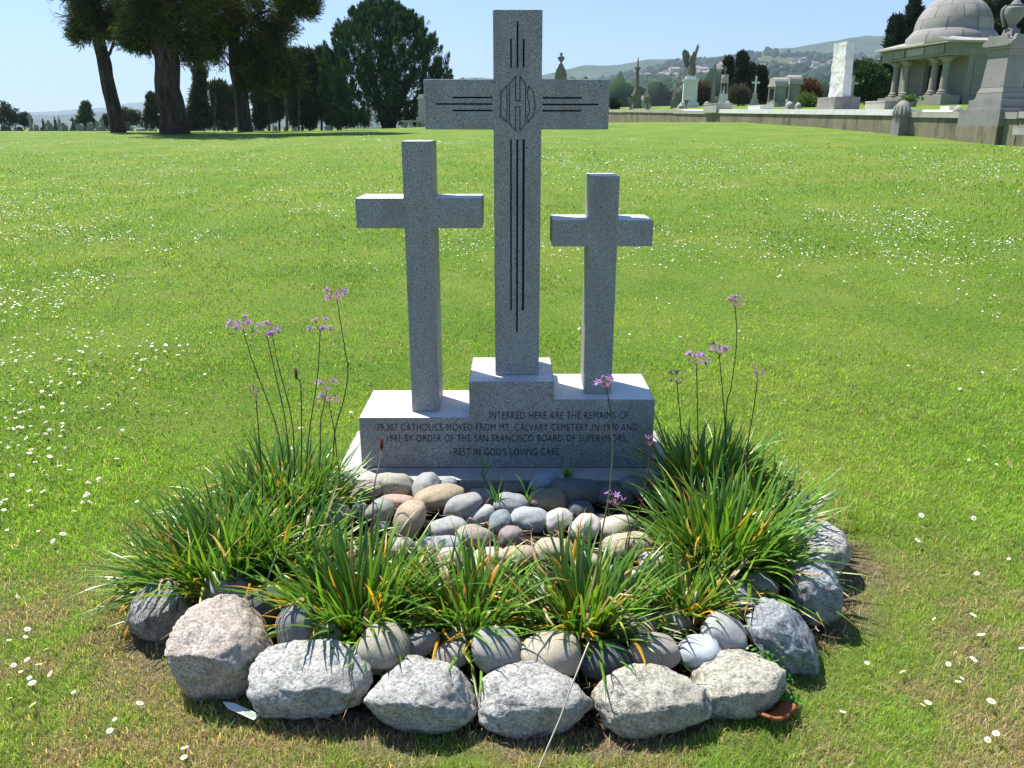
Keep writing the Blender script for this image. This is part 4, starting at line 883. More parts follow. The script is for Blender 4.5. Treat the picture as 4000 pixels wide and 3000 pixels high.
# small trees at the far left
for i, (u, vb, vt, w, Y, lb, nm) in enumerate(((25, 500, 402, 90, 130, 'round dark tree at the very left edge behind the gravestones', 'round_tree'), (95, 495, 445, 44, 140, 'small grey bush tree right of the round one at the left edge', 'round_tree'), (335, 500, 405, 70, 105, 'light green small conifer among the gravestones left of the leaning pine', 'conifer_tree'),
    (500, 498, 428, 100, 110, 'low rounded dark tree just right of the leaning trunk', 'round_tree'), (592, 500, 372, 70, 95, 'dark cypress with an uneven top just left of the thickest trunk', 'conifer_tree'), (420, 500, 455, 30, 115, 'small dark shrub just left of the leaning trunk base', 'shrub'), (880, 500, 470, 60, 100, 'low yellow green shrub between the second and third pine trunks', 'shrub'), (752, 498, 470, 40, 90, 'yellow green shrub just right of the thickest trunk base', 'shrub'))):
    gc = (np.array([.05, .09, .04]), np.array([.09, .14, .06])) if 'light green' in lb or 'yellow' in lb else TH
    if nm == 'conifer_tree': conifer(u, vb, vt, w, Y, lb, 80+i, gc, 110, 45, bare_=.06, lw=.13)
    else:
        h = vb-vt; tree(nm, lb, Y, [(u, vb), (u, (vb+vt)/2)], [w*.06+2, w*.04+1], [(u, vb-h*.58, w*.45, h*.40, 34), (u+w*.12, vb-h*.4, w*.4, h*.3, 18), (u-w*.15, vb-h*.45, w*.35, h*.33, 14)], 50, .4, .13, .5, gc, .2, .4, 90+i)
# ---------------------------------------------------------------- hills, town and the far land
def hill(name, us, vr, d0, d1, vb, col, col2, rs, nz_amp=6, grid=26, step=20, back=1.25):
    U = np.arange(us[0], us[-1]+1, step); vv = np.interp(U, us, vr)
    rows = []
    for j in range(grid+1):
        t = j/grid; D = d0+(d1-d0)*t; vrow = vb+(vv-vb)*t**.85; row = [up(u, v, Y=D) for u, v in zip(U, vrow)]
        rows.append([(p.x, p.y, p.z+nz_amp*math.sin(math.pi*t)*noise.noise(Vector((p.x/180, p.y/300, rs)))+(nz_amp*.25*noise.noise(Vector((p.x/60, 0, rs+5))) if j == grid else 0)) for p in row])
    top = rows[-1]; rows.append([(x*back, y*back, z*.4-20) for x, y, z in top])
    V = np.array(rows).reshape(-1, 3); nx = len(U); a = (np.arange(len(rows)-1)[:, None]*nx+np.arange(nx-1)[None]).ravel(); Fc = np.stack([a, a+1, a+nx+1, a+nx], -1)
    m, t, b = mat(name+'_land', .95, .05); co = coords(t); n1 = nz(t, co, .006, 6, .65); n2 = nz(t, co, .04, 5, .7)
    c = ramp(t, n1, [(.42, col), (.58, col2)]); c = mix(t, ramp(t, n2, [(.45, G(0)), (.6, G(.6))]), c, [k*.5 for k in col]); t.links.new(c, b.inputs['Base Color'])
    o = link('hills', np_mesh('hills', V, Fc), m, smooth=True); tag(o, kind='structure'); return rows, U
hill('far_ridge', [-400, 0, 200, 316, 420, 500, 578, 700, 900, 1300, 1900, 2200], [445, 440, 436, 425, 420, 402, 398, 408, 425, 432, 425, 420], 6500, 8000, 500, (.05, .09, .05), (.09, .12, .07), 1, 20)
hill('left_ridge', [-400, 68, 195, 316, 400, 578, 800, 1000, 1300, 2000], [446, 446, 451, 442, 436, 428, 440, 450, 455, 460], 3500, 4500, 500, (.04, .07, .04), (.07, .10, .05), 2, 12)
hill('back_ridge', [1760, 1830, 1950, 2120, 2249, 2276, 2353, 2420, 2484, 2530, 2597, 2778, 2914, 3004, 3135, 3271, 3370, 3452, 3700, 4100, 4400], [318, 303, 305, 294, 263, 255, 256, 254, 240, 232, 231, 222, 223, 195, 181, 156, 141, 140, 165, 200, 220], 2700, 3600, 440, (.035, .07, .03), (.065, .105, .045), 3, 16)
mid, MU = hill('town_hill', [1760, 1950, 2120, 2340, 2493, 2560, 2633, 2800, 3000, 3200, 3450, 4000, 4400], [345, 338, 330, 318, 282, 268, 247, 236, 208, 214, 216, 230, 240], 300, 2500, 440, (.04, .07, .028), (.11, .125, .06), 4, 8, grid=40)
MG = np.array(mid[:-1])
def hillpt(u, t):
    fi = np.clip((u-MU[0])/20, 0, len(MU)-1.01); fj = t*(len(MG)-1.001); i = int(fi); j = int(fj); a, b = fi-i, fj-j
    return MG[j][i]*(1-a)*(1-b)+MG[j][i+1]*a*(1-b)+MG[j+1][i]*(1-a)*b+MG[j+1][i+1]*a*b
# woods on the hill: one mass
def woods():
    r = np.random.default_rng(51); V0, F0 = ICO[2]; V = []; Fs = []; K = []; off = 0
    for i in range(5200):
        u = r.uniform(1780, 4080); t = r.uniform(.02, .99); v = 428-(428-220)*t
        w = fbm(np.array([u/60]), np.array([t*9]), 1.0, 61)[0]
        band = (.86 < t) or (.42 < t < .60)
        if w < (.42 if band else .56): continue
        p = hillpt(u, t); s = r.uniform(4.5, 9.5)*(1+.3*t); q = V0*np.array([s*r.uniform(.7, 1.2), s, s*r.uniform(.7, 1.3)])*(1+.28*np.sin(V0[:, :1]*5+i)*np.cos(V0[:, 1:2]*4+i*2))
        V.append(q+p+np.array([0, 0, s*.35])); Fs.append(F0+off); off += len(V0); K.append(np.tile(np.array([[.022, .045, .018]])*r.uniform(.6, 1.7), (len(V0), 1)))
    m = leafmat('wood_mass', .9, .1, .05)
    tag(link('hillside_woodland', np_mesh('hillside_woodland', np.concatenate(V), np.concatenate(Fs), np.concatenate(K)), m), 'dark woodland covering the hillside behind the monuments', 'woodland', kind='stuff')
woods()
def house_mesh(k):
    w, d, h = ((11, 9, 4.5), (14, 9, 5.5), (9, 8, 6.5), (18, 10, 5))[k]; b = MB(); b.box(-w/2, w/2, -d/2, d/2, -3, h)
    b.mi = 1; b.add([(-w/2-.5, -d/2-.5, h), (w/2+.5, -d/2-.5, h), (w/2+.5, d/2+.5, h), (-w/2-.5, d/2+.5, h), (-w/2, 0, h+2.4), (w/2, 0, h+2.4)], [(0, 1, 5, 4), (2, 3, 4, 5), (0, 4, 3), (1, 2, 5)])
    b.mi = 2
    for x in np.arange(-w/2+1.5, w/2-1, 3.2): b.box(x, x+1.3, -d/2-.06, -d/2-.01, h-3, h-1.6)
    return b.mesh('house')
walls = [flat('house_wall', c) for c in ((.62, .58, .54), (.55, .46, .40), (.70, .68, .66), (.50, .48, .44), (.60, .50, .47))]
roofs = [flat('house_roof', c) for c in ((.22, .15, .12), (.20, .19, .18), (.32, .20, .15), (.28, .25, .23))]
def houses():
    r = random.Random(77); hm = [house_mesh(k) for k in range(4)]; vari = []
    for k in range(4):
        for j in range(5):
            me = hm[k].copy(); me.materials.append(walls[j]); me.materials.append(roofs[(j+k) % 4]); me.materials.append(M['opening']); vari.append(me)
    cnt = 0
    while cnt < 290:
        u = r.uniform(2150, 3480) if r.random() < .85 else r.uniform(3300, 3900)
        band = r.choice([(.06, .24), (.06, .24), (.62, .86), (.60, .86), (.62, .84), (.3, .4)]); t = r.uniform(*band)
        if band[0] > .5 and (u < 2480 or r.random() < .25*abs(math.sin(u/90))): continue
        if band[0] < .1 and u > 3150: continue
        p = hillpt(u, t); o = bpy.data.objects.new('house', r.choice(vari)); C.objects.link(o); o.location = p; o.rotation_euler = (0, 0, r.choice([0, .3, -.4, 1.57, 1.2])+r.uniform(-.1, .1))
        sc = 1.0 if t < .5 else 1.35; o.scale = (sc, sc, sc)
        where = 'low in the valley town behind the monuments' if t < .28 else ('on the middle slope of the wooded hill' if t < .5 else 'in the pale rows high on the hillside')
        tag(o, 'small pitched roof house '+where, 'house', 'houses '+where); cnt += 1
houses()

# ---------------------------------------------------------------- terrace, retaining wall, monuments on the right
RZ = math.radians(-81)
def tz(x, y): 
    return float((1.35+.0195*min(y, 95)+.022*min(max(x-WX(min(y, 95)), 0), 60))-(.25*max(0, y-100) if y > 100 else 0))
def terrace():
    ys = list(np.arange(8, 100, 2.))+[100, 104, 112, 130]; ds = [0.15, .6, 1.5, 3, 5, 8, 12, 17, 24, 34, 50, 80, 130]
    V = [];
    for y in ys:
        x0 = WX(min(y, 95)) if y < 76 else WX(76)
        for d in ds: V.append((x0+d, y, tz(x0+d, y)-(.0 if d > .2 else .05)+.05*noise.noise(Vector((d*.3, y*.3, 0)))*(d > 1)))
    V.insert(0, (0, 0, 0)); V = np.array(V[1:]); nx = len(ds); a = (np.arange(len(ys)-1)[:, None]*nx+np.arange(nx-1)[None]).ravel()
    Fc = np.stack([a, a+1, a+nx+1, a+nx], -1); m = bpy.data.materials['lawn_turf']
    tag(link('terrace_lawn', np_mesh('terrace_lawn', V, Fc, np.zeros((len(V), 3))), m, smooth=True), kind='structure')
    # paved pale strip along the wall
    s = MB()
    for y in range(16, 48, 2):
        for (da, db) in ((.3, 2.6),):
            s.add([(WX(y)+da, y, tz(WX(y)+da, y)+.05), (WX(y)+db, y, tz(WX(y)+db, y)+.05), (WX(y+2)+db, y+2, tz(WX(y+2)+db, y+2)+.05), (WX(y+2)+da, y+2, tz(WX(y+2)+da, y+2)+.05)], [(0, 1, 2, 3)])
    tag(s.build('plot_paving', [M['st_white']]), kind='structure')
terrace()
def wall():
    y0, y1, n = 14., 76., 31; org = Vector((WX(45), 45, 2.0)); root = thing('retaining_wall', 'mossy stone retaining wall with pale coping holding up the monument terrace', 'wall', org)
    secs = [(14, 20.2, .02), (20.2, 24.55, .0), (24.55, 31.4, .04), (31.4, 38.5, .04), (38.5, 43.5, -.01), (43.5, 52, .02), (52, 60, 0), (60, 68, .02), (68, 76, 0)]
    for i, (a, b, dz) in enumerate(secs):
        w = MB(); c = MB()
        for k in range(6):
            ya, yb = a+(b-a-.04)*k/6, a+(b-a-.04)*(k+1)/6; P = []
            for y in (ya, yb): P.append((WX(y), y, gz1(WX(y), y)-.3, tz(WX(y)+.1, y)-.09+dz))
            for T_, x0, x1, zz in ((w, .0, .42, 0), ):
                (xa, A, la, ha), (xb, B, lb, hb) = P
                T_.add([(xa+x0, A, la), (xb+x0, B, lb), (xb+x1, B, lb), (xa+x1, A, la), (xa+x0, A, ha), (xb+x0, B, hb), (xb+x1, B, hb), (xa+x1, A, ha)], [(0, 1, 5, 4), (1, 2, 6, 5), (2, 3, 7, 6), (3, 0, 4, 7), (4, 5, 6, 7)])
            x0, x1 = -.05, .5; h = .15 if i != 2 and i != 3 else .17
            c.add([(xa+x0, A, ha), (xb+x0, B, hb), (xb+x1, B, hb), (xa+x1, A, ha), (xa+x0, A, ha+h), (xb+x0, B, hb+h), (xb+x1, B, hb+h), (xa+x1, A, ha+h)], [(0, 1, 5, 4), (1, 2, 6, 5), (2, 3, 7, 6), (3, 0, 4, 7), (4, 5, 6, 7), (3, 2, 1, 0)])
        sh = lambda mb: setattr(mb, 'v', [(x-org.x, y-org.y, z-org.z) for x, y, z in mb.v])
        sh(w); sh(c); w.build('wall_section', [M['wall']], root); c.build('coping', [M['st_white'] if i in (2, 3) else M['st_pale']], root)
wall()
def at(u, Y): x = (u-2000)/F*(Y*math.cos(T)-.3*math.sin(T)); return x, Y
def monu(name, label, cat, u, Y, vtop, mt, kind, wpx, vb=None, rz=RZ, right=True, group=None, mt2=None):
    x, y = at(u, Y); z = tz(x, y) if right else gz1(x, y)
    if vb is not None: z = up(u, vb, Y=Y).z
    h = up(u, vtop, Y=Y).z-z; w = wpx*mpp(Y); w = w/1.15 if right else w; loc = (x, y, z-.05)
    mt = M[mt]; mt2 = M[mt2] if mt2 else mt; rz = -.3 if (right and kind in ('cross', 'celtic', 'canopy', 'urnblock')) else rz; root = thing(name, label, cat, loc, rz, group); b = MB()
    if kind == 'slab':
        b.prism([(-w/2, .12), (w/2, .12)]+[(w/2*math.cos(a), h-w*.35+w*.35*math.sin(a)) for a in np.linspace(0, math.pi, 8)], -.09, .09); b.build('headstone', [mt], root)
        MB().cbox(0, 0, w*1.25, .4, 0, .16).build('base', [mt2], root)
    elif kind == 'block':
        MB().cbox(0, 0, w, w*.6, 0, h*.3).build('base', [mt2], root); b.cbox(0, 0, w*.8, w*.45, h*.3, h*.86); b.cbox(0, 0, w*.9, w*.52, h*.86, h, w*.1); b.build('block', [mt], root, bevel=.01)
    elif kind == 'cross':
        s = MB(); s.cbox(0, 0, w, w*.8, 0, h*.14); s.cbox(0, 0, w*.8, w*.62, h*.14, h*.26); s.cbox(0, 0, w*.55, w*.45, h*.26, h*.46, w*.05); s.build('pedestal', [mt2], root, bevel=.01)
        b.cross(w*.2, h, w*.2, w*.85, h*.76, h*.76+w*.2, h*.46); b.build('cross', [mt], root, bevel=.01)
    elif kind == 'obelisk':
        s = MB(); s.cbox(0, 0, w, w*.9, 0, h*.10); s.cbox(0, 0, w*.75, w*.7, h*.1, h*.32); s.cbox(0, 0, w*.82, w*.76, h*.32, h*.36); s.build('pedestal', [mt2], root, bevel=.01)
        b.cbox(0, 0, w*.5, w*.5, h*.36, h*.80, w*.09); b.build('shaft', [mt], root); c = MB(); c.cross(w*.11, h, w*.1, w*.42, h*.90, h*.90+w*.1, h*.78); c.build('cross', [mt], root)
    elif kind == 'column':
        s = MB(); s.cbox(0, 0, w, w, 0, h*.08); s.cbox(0, 0, w*.8, w*.8, h*.08, h*.26); s.cbox(0, 0, w*.92, w*.92, h*.26, h*.30); s.cbox(0, 0, w*.66, w*.66, h*.30, h*.36, w*.06); s.build('pedestal', [mt2], root, bevel=.01)
        b.lathe([(w*.30, h*.36), (w*.25, h*.39), (w*.22, h*.42), (w*.19, h*.74), (w*.21, h*.755), (w*.33, h*.785), (w*.36, h*.80), (w*.2, h*.805)], 14); b.build('shaft', [mt], root, smooth=True)
        f = MB(); f.lathe([(w*.13, h*.80), (w*.15, h*.83), (w*.10, h*.88), (w*.13, h*.92), (w*.06, h*.945), (w*.075, h*.965), (w*.06, h*.985), (w*.01, h)], 10, sq=.7); f.build('finial', [mt], root, smooth=True)
    elif kind == 'canopy':
        s = MB(); s.cbox(0, 0, w, w, 0, h*.12); s.cbox(0, 0, w*.8, w*.8, h*.12, h*.3, w*.05); s.cbox(0, 0, w*.7, w*.7, h*.3, h*.34); s.build('pedestal', [mt2], root, bevel=.01)
        for sx in (-1, 1):
            for sy in (-1, 1): MB().lathe([(w*.05, h*.34), (w*.04, h*.36), (w*.035, h*.58), (w*.055, h*.60)], 8, sx*w*.27, sy*w*.27).build('column', [mt], root)
        b.cbox(0, 0, w*.7, w*.7, h*.60, h*.63)
        for a in (0, 1):
            pr = MB(); pr.prism([(-w*.36, h*.63), (w*.36, h*.63), (0, h*.80)], -w*.3, w*.3)
            if a: pr.v = [(-q[1], q[0], q[2]) for q in pr.v]
            b.add(pr.v, pr.f)
        b.cbox(0, 0, w*.16, w*.16, h*.76, h*.84, w*.05); b.build('gabled_roof', [mt], root)
        MB().lathe([(w*.05, h*.34), (w*.12, h*.36), (w*.09, h*.46), (w*.11, h*.50), (w*.04, h*.53), (w*.05, h*.56), (w*.01, h*.58)], 8).build('statue', [mt], root, smooth=True)
        MB().cross(w*.07, h, w*.07, w*.28, h*.92, h*.92+w*.07, h*.82).build('cross', [mt], root)
    elif kind == 'celtic':
        s = MB(); s.cbox(0, 0, w*1.1, w, 0, h*.08); s.cbox(0, 0, w*.8, w*.7, h*.08, h*.16, w*.04); s.build('pedestal', [mt2], root, bevel=.01)
        b.prism([(-w*.26, h*.16), (w*.26, h*.16), (w*.19, h*.74), (-w*.19, h*.74)], -w*.16, w*.16); b.cross(w*.3, h, w*.25, w*.95, h*.79, h*.79+w*.3, h*.72); b.build('cross', [mt], root)
        r = MB(); n = 20; cz = h*.79+w*.15
        for i in range(n):
            a0, a1 = 2*math.pi*i/n, 2*math.pi*(i+1)/n; r.prism([(w*.3*math.cos(a0), cz+w*.3*math.sin(a0)), (w*.4*math.cos(a0), cz+w*.4*math.sin(a0)), (w*.4*math.cos(a1), cz+w*.4*math.sin(a1)), (w*.3*math.cos(a1), cz+w*.3*math.sin(a1))], -w*.07, w*.07)
        r.build('ring', [mt], root)
    elif kind == 'planter':
        b.cbox(0, 0, w*.6, w*.6, 0, h*.12); b.lathe([(w*.22, h*.12), (w*.12, h*.25), (w*.14, h*.42), (w*.32, h*.55), (w*.40, h*.8), (w*.52, h*.92), (w*.52, h), (w*.40, h), (w*.38, h*.9)], 14); b.build('urn', [mt], root, smooth=True)
    elif kind == 'urnblock':
        s = MB(); s.cbox(0, 0, w*1.2, w, 0, h*.1); s.build('base', [mt2], root)
        b.prism([(-w*.5, h*.1), (w*.5, h*.1), (w*.48, h*.62), (w*.40, h*.66), (w*.38, h*.70), (w*.2, h*.75), (w*.12, h*.80), (-w*.12, h*.80), (-w*.2, h*.75), (-w*.38, h*.70), (-w*.40, h*.66), (-w*.48, h*.62)], -w*.3, w*.3); b.build('block', [mt], root, bevel=.02)
        MB().lathe([(w*.14, h*.80), (w*.08, h*.815), (w*.09, h*.83), (w*.24, h*.87), (w*.32, h*.90), (w*.30, h*.92), (w*.10, h*.935), (w*.08, h*.95), (w*.17, h*.975), (w*.15, h*.982), (w*.06, h*.99), (w*.02, h)], 14).build('urn', [mt], root, smooth=True)
        MB().lathe([(w*.10, h*.1), (w*.16, h*.14), (w*.12, h*.3), (w*.15, h*.42), (w*.05, h*.46), (w*.07, h*.49), (w*.02, h*.53)], 8, 0, -w*.42).build('statue', [M['st_pale']], root, smooth=True)
    elif kind == 'tomb':
        MB().cbox(0, 0, w*1.05, w*.85, 0, h*.18).build('base', [mt2], root); b.cbox(0, 0, w*.88, w*.7, h*.18, h*.70)
        b.build('chest', [mt], root, bevel=.01); r = MB(); a = np.linspace(0, math.pi, 9); r.prism([(-w*.54, h*.70), (w*.54, h*.70), (w*.54, h*.78)]+[(w*.42*math.cos(t), h*.78+h*.22*math.sin(t)) for t in a]+[(-w*.54, h*.78)], -w*.45, w*.45); r.build('roof', [mt2], root)
        MB().box(-w*.3, w*.3, -w*.357, -w*.352, h*.25, h*.62).build('panel', [M['opening']], root)
        for sx in (-1, 1): MB().lathe([(w*.07, h*.18), (w*.05, h*.22), (w*.045, h*.64), (w*.07, h*.70)], 8, sx*w*.40, -w*.40).build('column', [mt2], root)
    elif kind == 'box':
        b.cbox(0, 0, w, w*.5, 0, h*.88, 0); b.cbox(0, 0, w*1.02, w*.52, h*.88, h); b.build('tomb_chest', [mt], root, bevel=.015)
    elif kind == 'finial':
        b.cbox(0, 0, w, w*.8, 0, h*.55); b.build('block', [mt], root); q = MB(); q.lathe([(w*.5, h*.45), (w*.55, h*.6), (w*.45, h*.82), (w*.2, h*.96), (w*.02, h)], 12, sq=.8); q.build('carved_top', [mt], root, smooth=True)
    return root, h, w, root
RG = 'monuments standing on the terrace'
monu('urn_monument', 'dark bell shaped monument topped by a double urn, peeking over the tall cross arm', 'monument', 2188, 62, 201, 'st_green', 'urnblock', 50, vb=430, group=RG)
monu('column_monument', 'tall slender dark column with a draped urn on its capital', 'monument', 2482, 66, 219, 'st_green', 'column', 42, group=RG)
monu('cross_monument', 'pale cross on a stepped pedestal just right of the tall slender column', 'monument', 2520, 74, 293, 'st_pale', 'cross', 44, group=RG)
for u, Y, w, lb in ((2461, 60, 34, 'stone urn planter left of the tall slender column'), (2526, 60, 34, 'stone urn planter right of the tall slender column'), (2619, 62, 22, 'small stone urn planter left of the canopy with the tall spire'), (2676, 62, 20, 'small stone urn planter at the foot of the angel pedestal')):
    monu('urn_planter', lb, 'planter', u, Y, 377 if w > 30 else 388, 'st_green', 'planter', w, group='urn planters on the terrace')
monu('canopy_monument', 'gothic canopy monument with a tall cross spire just left of the angel', 'monument', 2645, 70, 246, 'st_pale', 'canopy', 46, group=RG, mt2='st_green')
monu('shrine_monument', 'thin pale spired shrine squeezed behind the taller canopy', 'monument', 2629, 78, 305, 'st_pale', 'canopy', 26, group=RG)
monu('celtic_cross', 'tall grey celtic cross on a slim shaft', 'monument', 2778, 66, 247, 'st_grey', 'celtic', 30, group=RG)
monu('canopy_monument', 'lower pale canopy monument with a small cross right of the celtic cross', 'monument', 2819, 64, 256, 'st_pale', 'canopy', 50, group=RG, mt2='st_white')
monu('cross_monument', 'plain white cross on a pedestal in front of the dark cypresses', 'monument', 2940, 62, 294, 'st_white', 'cross', 40, group=RG, mt2='st_pale')
monu('vaulted_tomb', 'small tomb with rounded roof and columns, left of a matching one', 'tomb', 3028, 56, 300, 'st_grey', 'tomb', 70, group='small vaulted tombs', mt2='st_pale')
monu('vaulted_tomb', 'small tomb with rounded roof partly hidden behind its matching neighbour', 'tomb', 3082, 62, 291, 'st_grey', 'tomb', 70, group='small vaulted tombs', mt2='st_pale')
monu('tomb_chest', 'large plain pale stone chest sitting on the wall left of the white slab stele', 'tomb', 2800, 38.6, 401, 'st_pale', 'box', 150, group='stone chests along the wall')
monu('tomb_chest', 'long low white chest tomb right of the large plain one', 'tomb', 2965, 38.0, 408, 'st_white', 'box', 120, vb=440)
monu('tomb_chest', 'wide pale low chest between the white slab stele and the mausoleum', 'tomb', 3440, 30.5, 389, 'st_pale', 'box', 150, vb=447)
monu('tomb_chest', 'small white hexagonal looking chest left of the urn obelisk', 'tomb', 3697, 26.5, 409, 'st_white', 'box', 60, vb=445)
for u, Y, vt, w, lb in ((3078, 42, 392, 40, 'small grey carved block left of the white slab stele'), (3112, 46, 396, 32, 'small capped block right of the carved one'), (2655, 56, 403, 30, 'rounded low stone in front of the canopy with the tall spire'), (2757, 40, 392, 22, 'round topped stone on the left end of the large plain chest'), (2838, 40.5, 391, 22, 'round topped stone on the right end of the large plain chest')):
    monu('carved_stone', lb, 'stone', u, Y, vt, 'st_pale', 'finial', w, vb=436 if Y < 50 and u > 3000 else (405 if Y < 42 else None), group='low carved stones on the terrace')
# gate post in front of the wall and the finial beside the urn obelisk
x, y = at(3520, 24.4); x = WX(24.5)-.12; z = gz1(x, 24.5); r_ = thing('wall_post', 'short square post with a shell carved round top standing against the wall', 'post', (x, 24.5, z-.1), RZ)
MB().cbox(0, 0, .42, .36, 0, .62, .02).build('post', [M['st_grey']], r_, bevel=.02)
q = MB(); q.lathe([(.22, .60), (.27, .68), (.27, .8), (.2, .95), (.1, 1.04), (.01, 1.06)], 16, sq=.8)
for k in range(7): q.tube([(.27*math.cos(.45*k), -.22*math.sin(.45*k), .66), (.24*math.cos(.45*k), -.19*math.sin(.45*k), .86), (.02, 0, 1.06)], [.045, .04, .02], 6)
q.build('carved_top', [M['st_grey']], r_, smooth=True)
monu('carved_stone', 'shell carved stone finial on the coping left of the urn obelisk', 'stone', 3738, 22.6, 404, 'st_pale', 'finial', 44, vb=455)
# angel on a pedestal
def angel():
    Y = 66; x, y = at(2688, Y); z = tz(x, y)-.05; s = mpp(Y); root = thing('angel_monument', 'winged angel statue with one arm raised on a tall white pedestal', 'monument', (x, y, z), -.15)
    f = lambda v: up(2688, v, Y=Y).z-z
    p = MB(); w = 54*s; p.cbox(0, 0, w*1.25, w*1.25, 0, f(401)); p.cbox(0, 0, w, w, f(401), f(318), .02); p.cbox(0, 0, w*1.1, w*1.1, f(318), f(310)); p.cbox(0, 0, w*.8, w*.8, f(310), f(298), .05); p.build('pedestal', [M['st_white']], root, bevel=.02)
    b = bpy.data.meshes.new('figure'); zb, zt = f(298), f(202)
    hh = zt-zb; J = [(0, 0, zb), (.0, 0, zb+hh*.25), (.03, 0, zb+hh*.45), (.02, 0, zb+hh*.62), (.06, 0, zb+hh*.80), (.08, 0, zb+hh*.88), (.09, -.03, zb+hh*.95), (.2, 0, zb+hh*.86), (.34, -.05, zb+hh*1.02), (.46, -.05, zb+hh*1.22), (-.10, 0, zb+hh*.82), (-.22, -.12, zb+hh*.62), (-.10, -.28, zb+hh*.55), (.1, 0, zb+hh*1.02)]
    E_ = [(0, 1), (1, 2), (2, 3), (3, 4), (4, 5), (5, 6), (4, 7), (7, 8), (8, 9), (4, 10), (10, 11), (11, 12), (6, 13)]; R_ = [.42, .36, .30, .20, .24, .09, .12, .10, .08, .045, .10, .08, .05, .10]
    b.from_pydata(J, E_, []); o = link('figure', b, M['st_green'], root); m = o.modifiers.new('s', 'SKIN'); sk = b.skin_vertices[0].data
    for k, r in enumerate(R_): sk[k].radius = (r, r*.85)
    sk[0].use_root = True; ss = o.modifiers.new('d', 'SUBSURF'); ss.levels = 1; ss.render_levels = 1
    bpy.context.view_layer.update(); nm = bpy.data.meshes.new_from_object(o.evaluated_get(bpy.context.evaluated_depsgraph_get())); o.modifiers.clear(); o.data = nm
    nm.polygons.foreach_set('use_smooth', [True]*len(nm.polygons))
    for sgn, pts in ((-1, [(-.05, .70), (-.30, 1.02), (-.62, 1.12), (-.78, 1.0), (-.72, .75), (-.55, .5), (-.40, .32), (-.22, .42)]), (1, [(.05, .75), (.20, 1.05), (.30, 1.25), (.46, 1.36), (.40, 1.15), (.34, .85), (.24, .55), (.12, .45)])):
        wg = MB(); n = len(pts); P3 = [(a*1.0, .18, zb+hh*c) for a, c in pts]; Q3 = [(a, .26, zz) for a, _, zz in P3]
        wg.add(P3+Q3, [tuple(range(n)), tuple(range(2*n-1, n-1, -1))]+[(i, n+i, n+(i+1) % n, (i+1) % n) for i in range(n)]); wg.build('wing', [M['st_green']], root)
angel()
# rough white slab stele
def stele():
    x, y = at(3240, 29.6); z = tz(x, y)-.02; root = thing('rough_stele', 'tall rough hewn white marble slab leaning slightly on a grey block', 'monument', (x+.25, y, z), RZ); k = mpp(29.6)
    hb = up(3240, 380, Y=29.6).z-z; h = up(3240, 166, Y=29.6).z-z
    MB().cbox(0, 0, 1.15, .95, 0, hb).build('base', [M['st_grey']], root, bevel=.02)
    nx, nzz, ny = 22, 44, 7; bm = bmesh.new(); bmesh.ops.create_cube(bm, size=1); bmesh.ops.subdivide_edges(bm, edges=bm.edges[:], cuts=22, use_grid_fill=True)
    for v in bm.verts:
        t = v.co.z+.5; wx = .92-.16*t; px, py, pz = v.co.x*wx-.06*t+.02, v.co.y*.30, hb+t*(h-hb)
        q = Vector((px*3, py*3, pz*3)); n1 = noise.noise(q)*.025+noise.noise(q*3)*.012+noise.noise(q*7)*.008
        ed = abs(v.co.x) > .45; v.co = Vector((px+(noise.noise(Vector((0, py*6, pz*5)))*.035 if ed else 0), py+n1*(1 if v.co.y < 0 else .3), pz+(.04*noise.noise(Vector((px*6, py*5, 3))) if t > .95 else 0)))
    me = bpy.data.meshes.new('slab'); bm.to_mesh(me); bm.free(); link('slab', me, M['st_white'], root)
    x, y = at(3316, 34); z = tz(x, y); monu('grey_cross', 'plain grey stone cross half hidden behind the rough white slab', 'cross', 3316, 33, 290, 'st_grey', 'cross', 50)
stele()
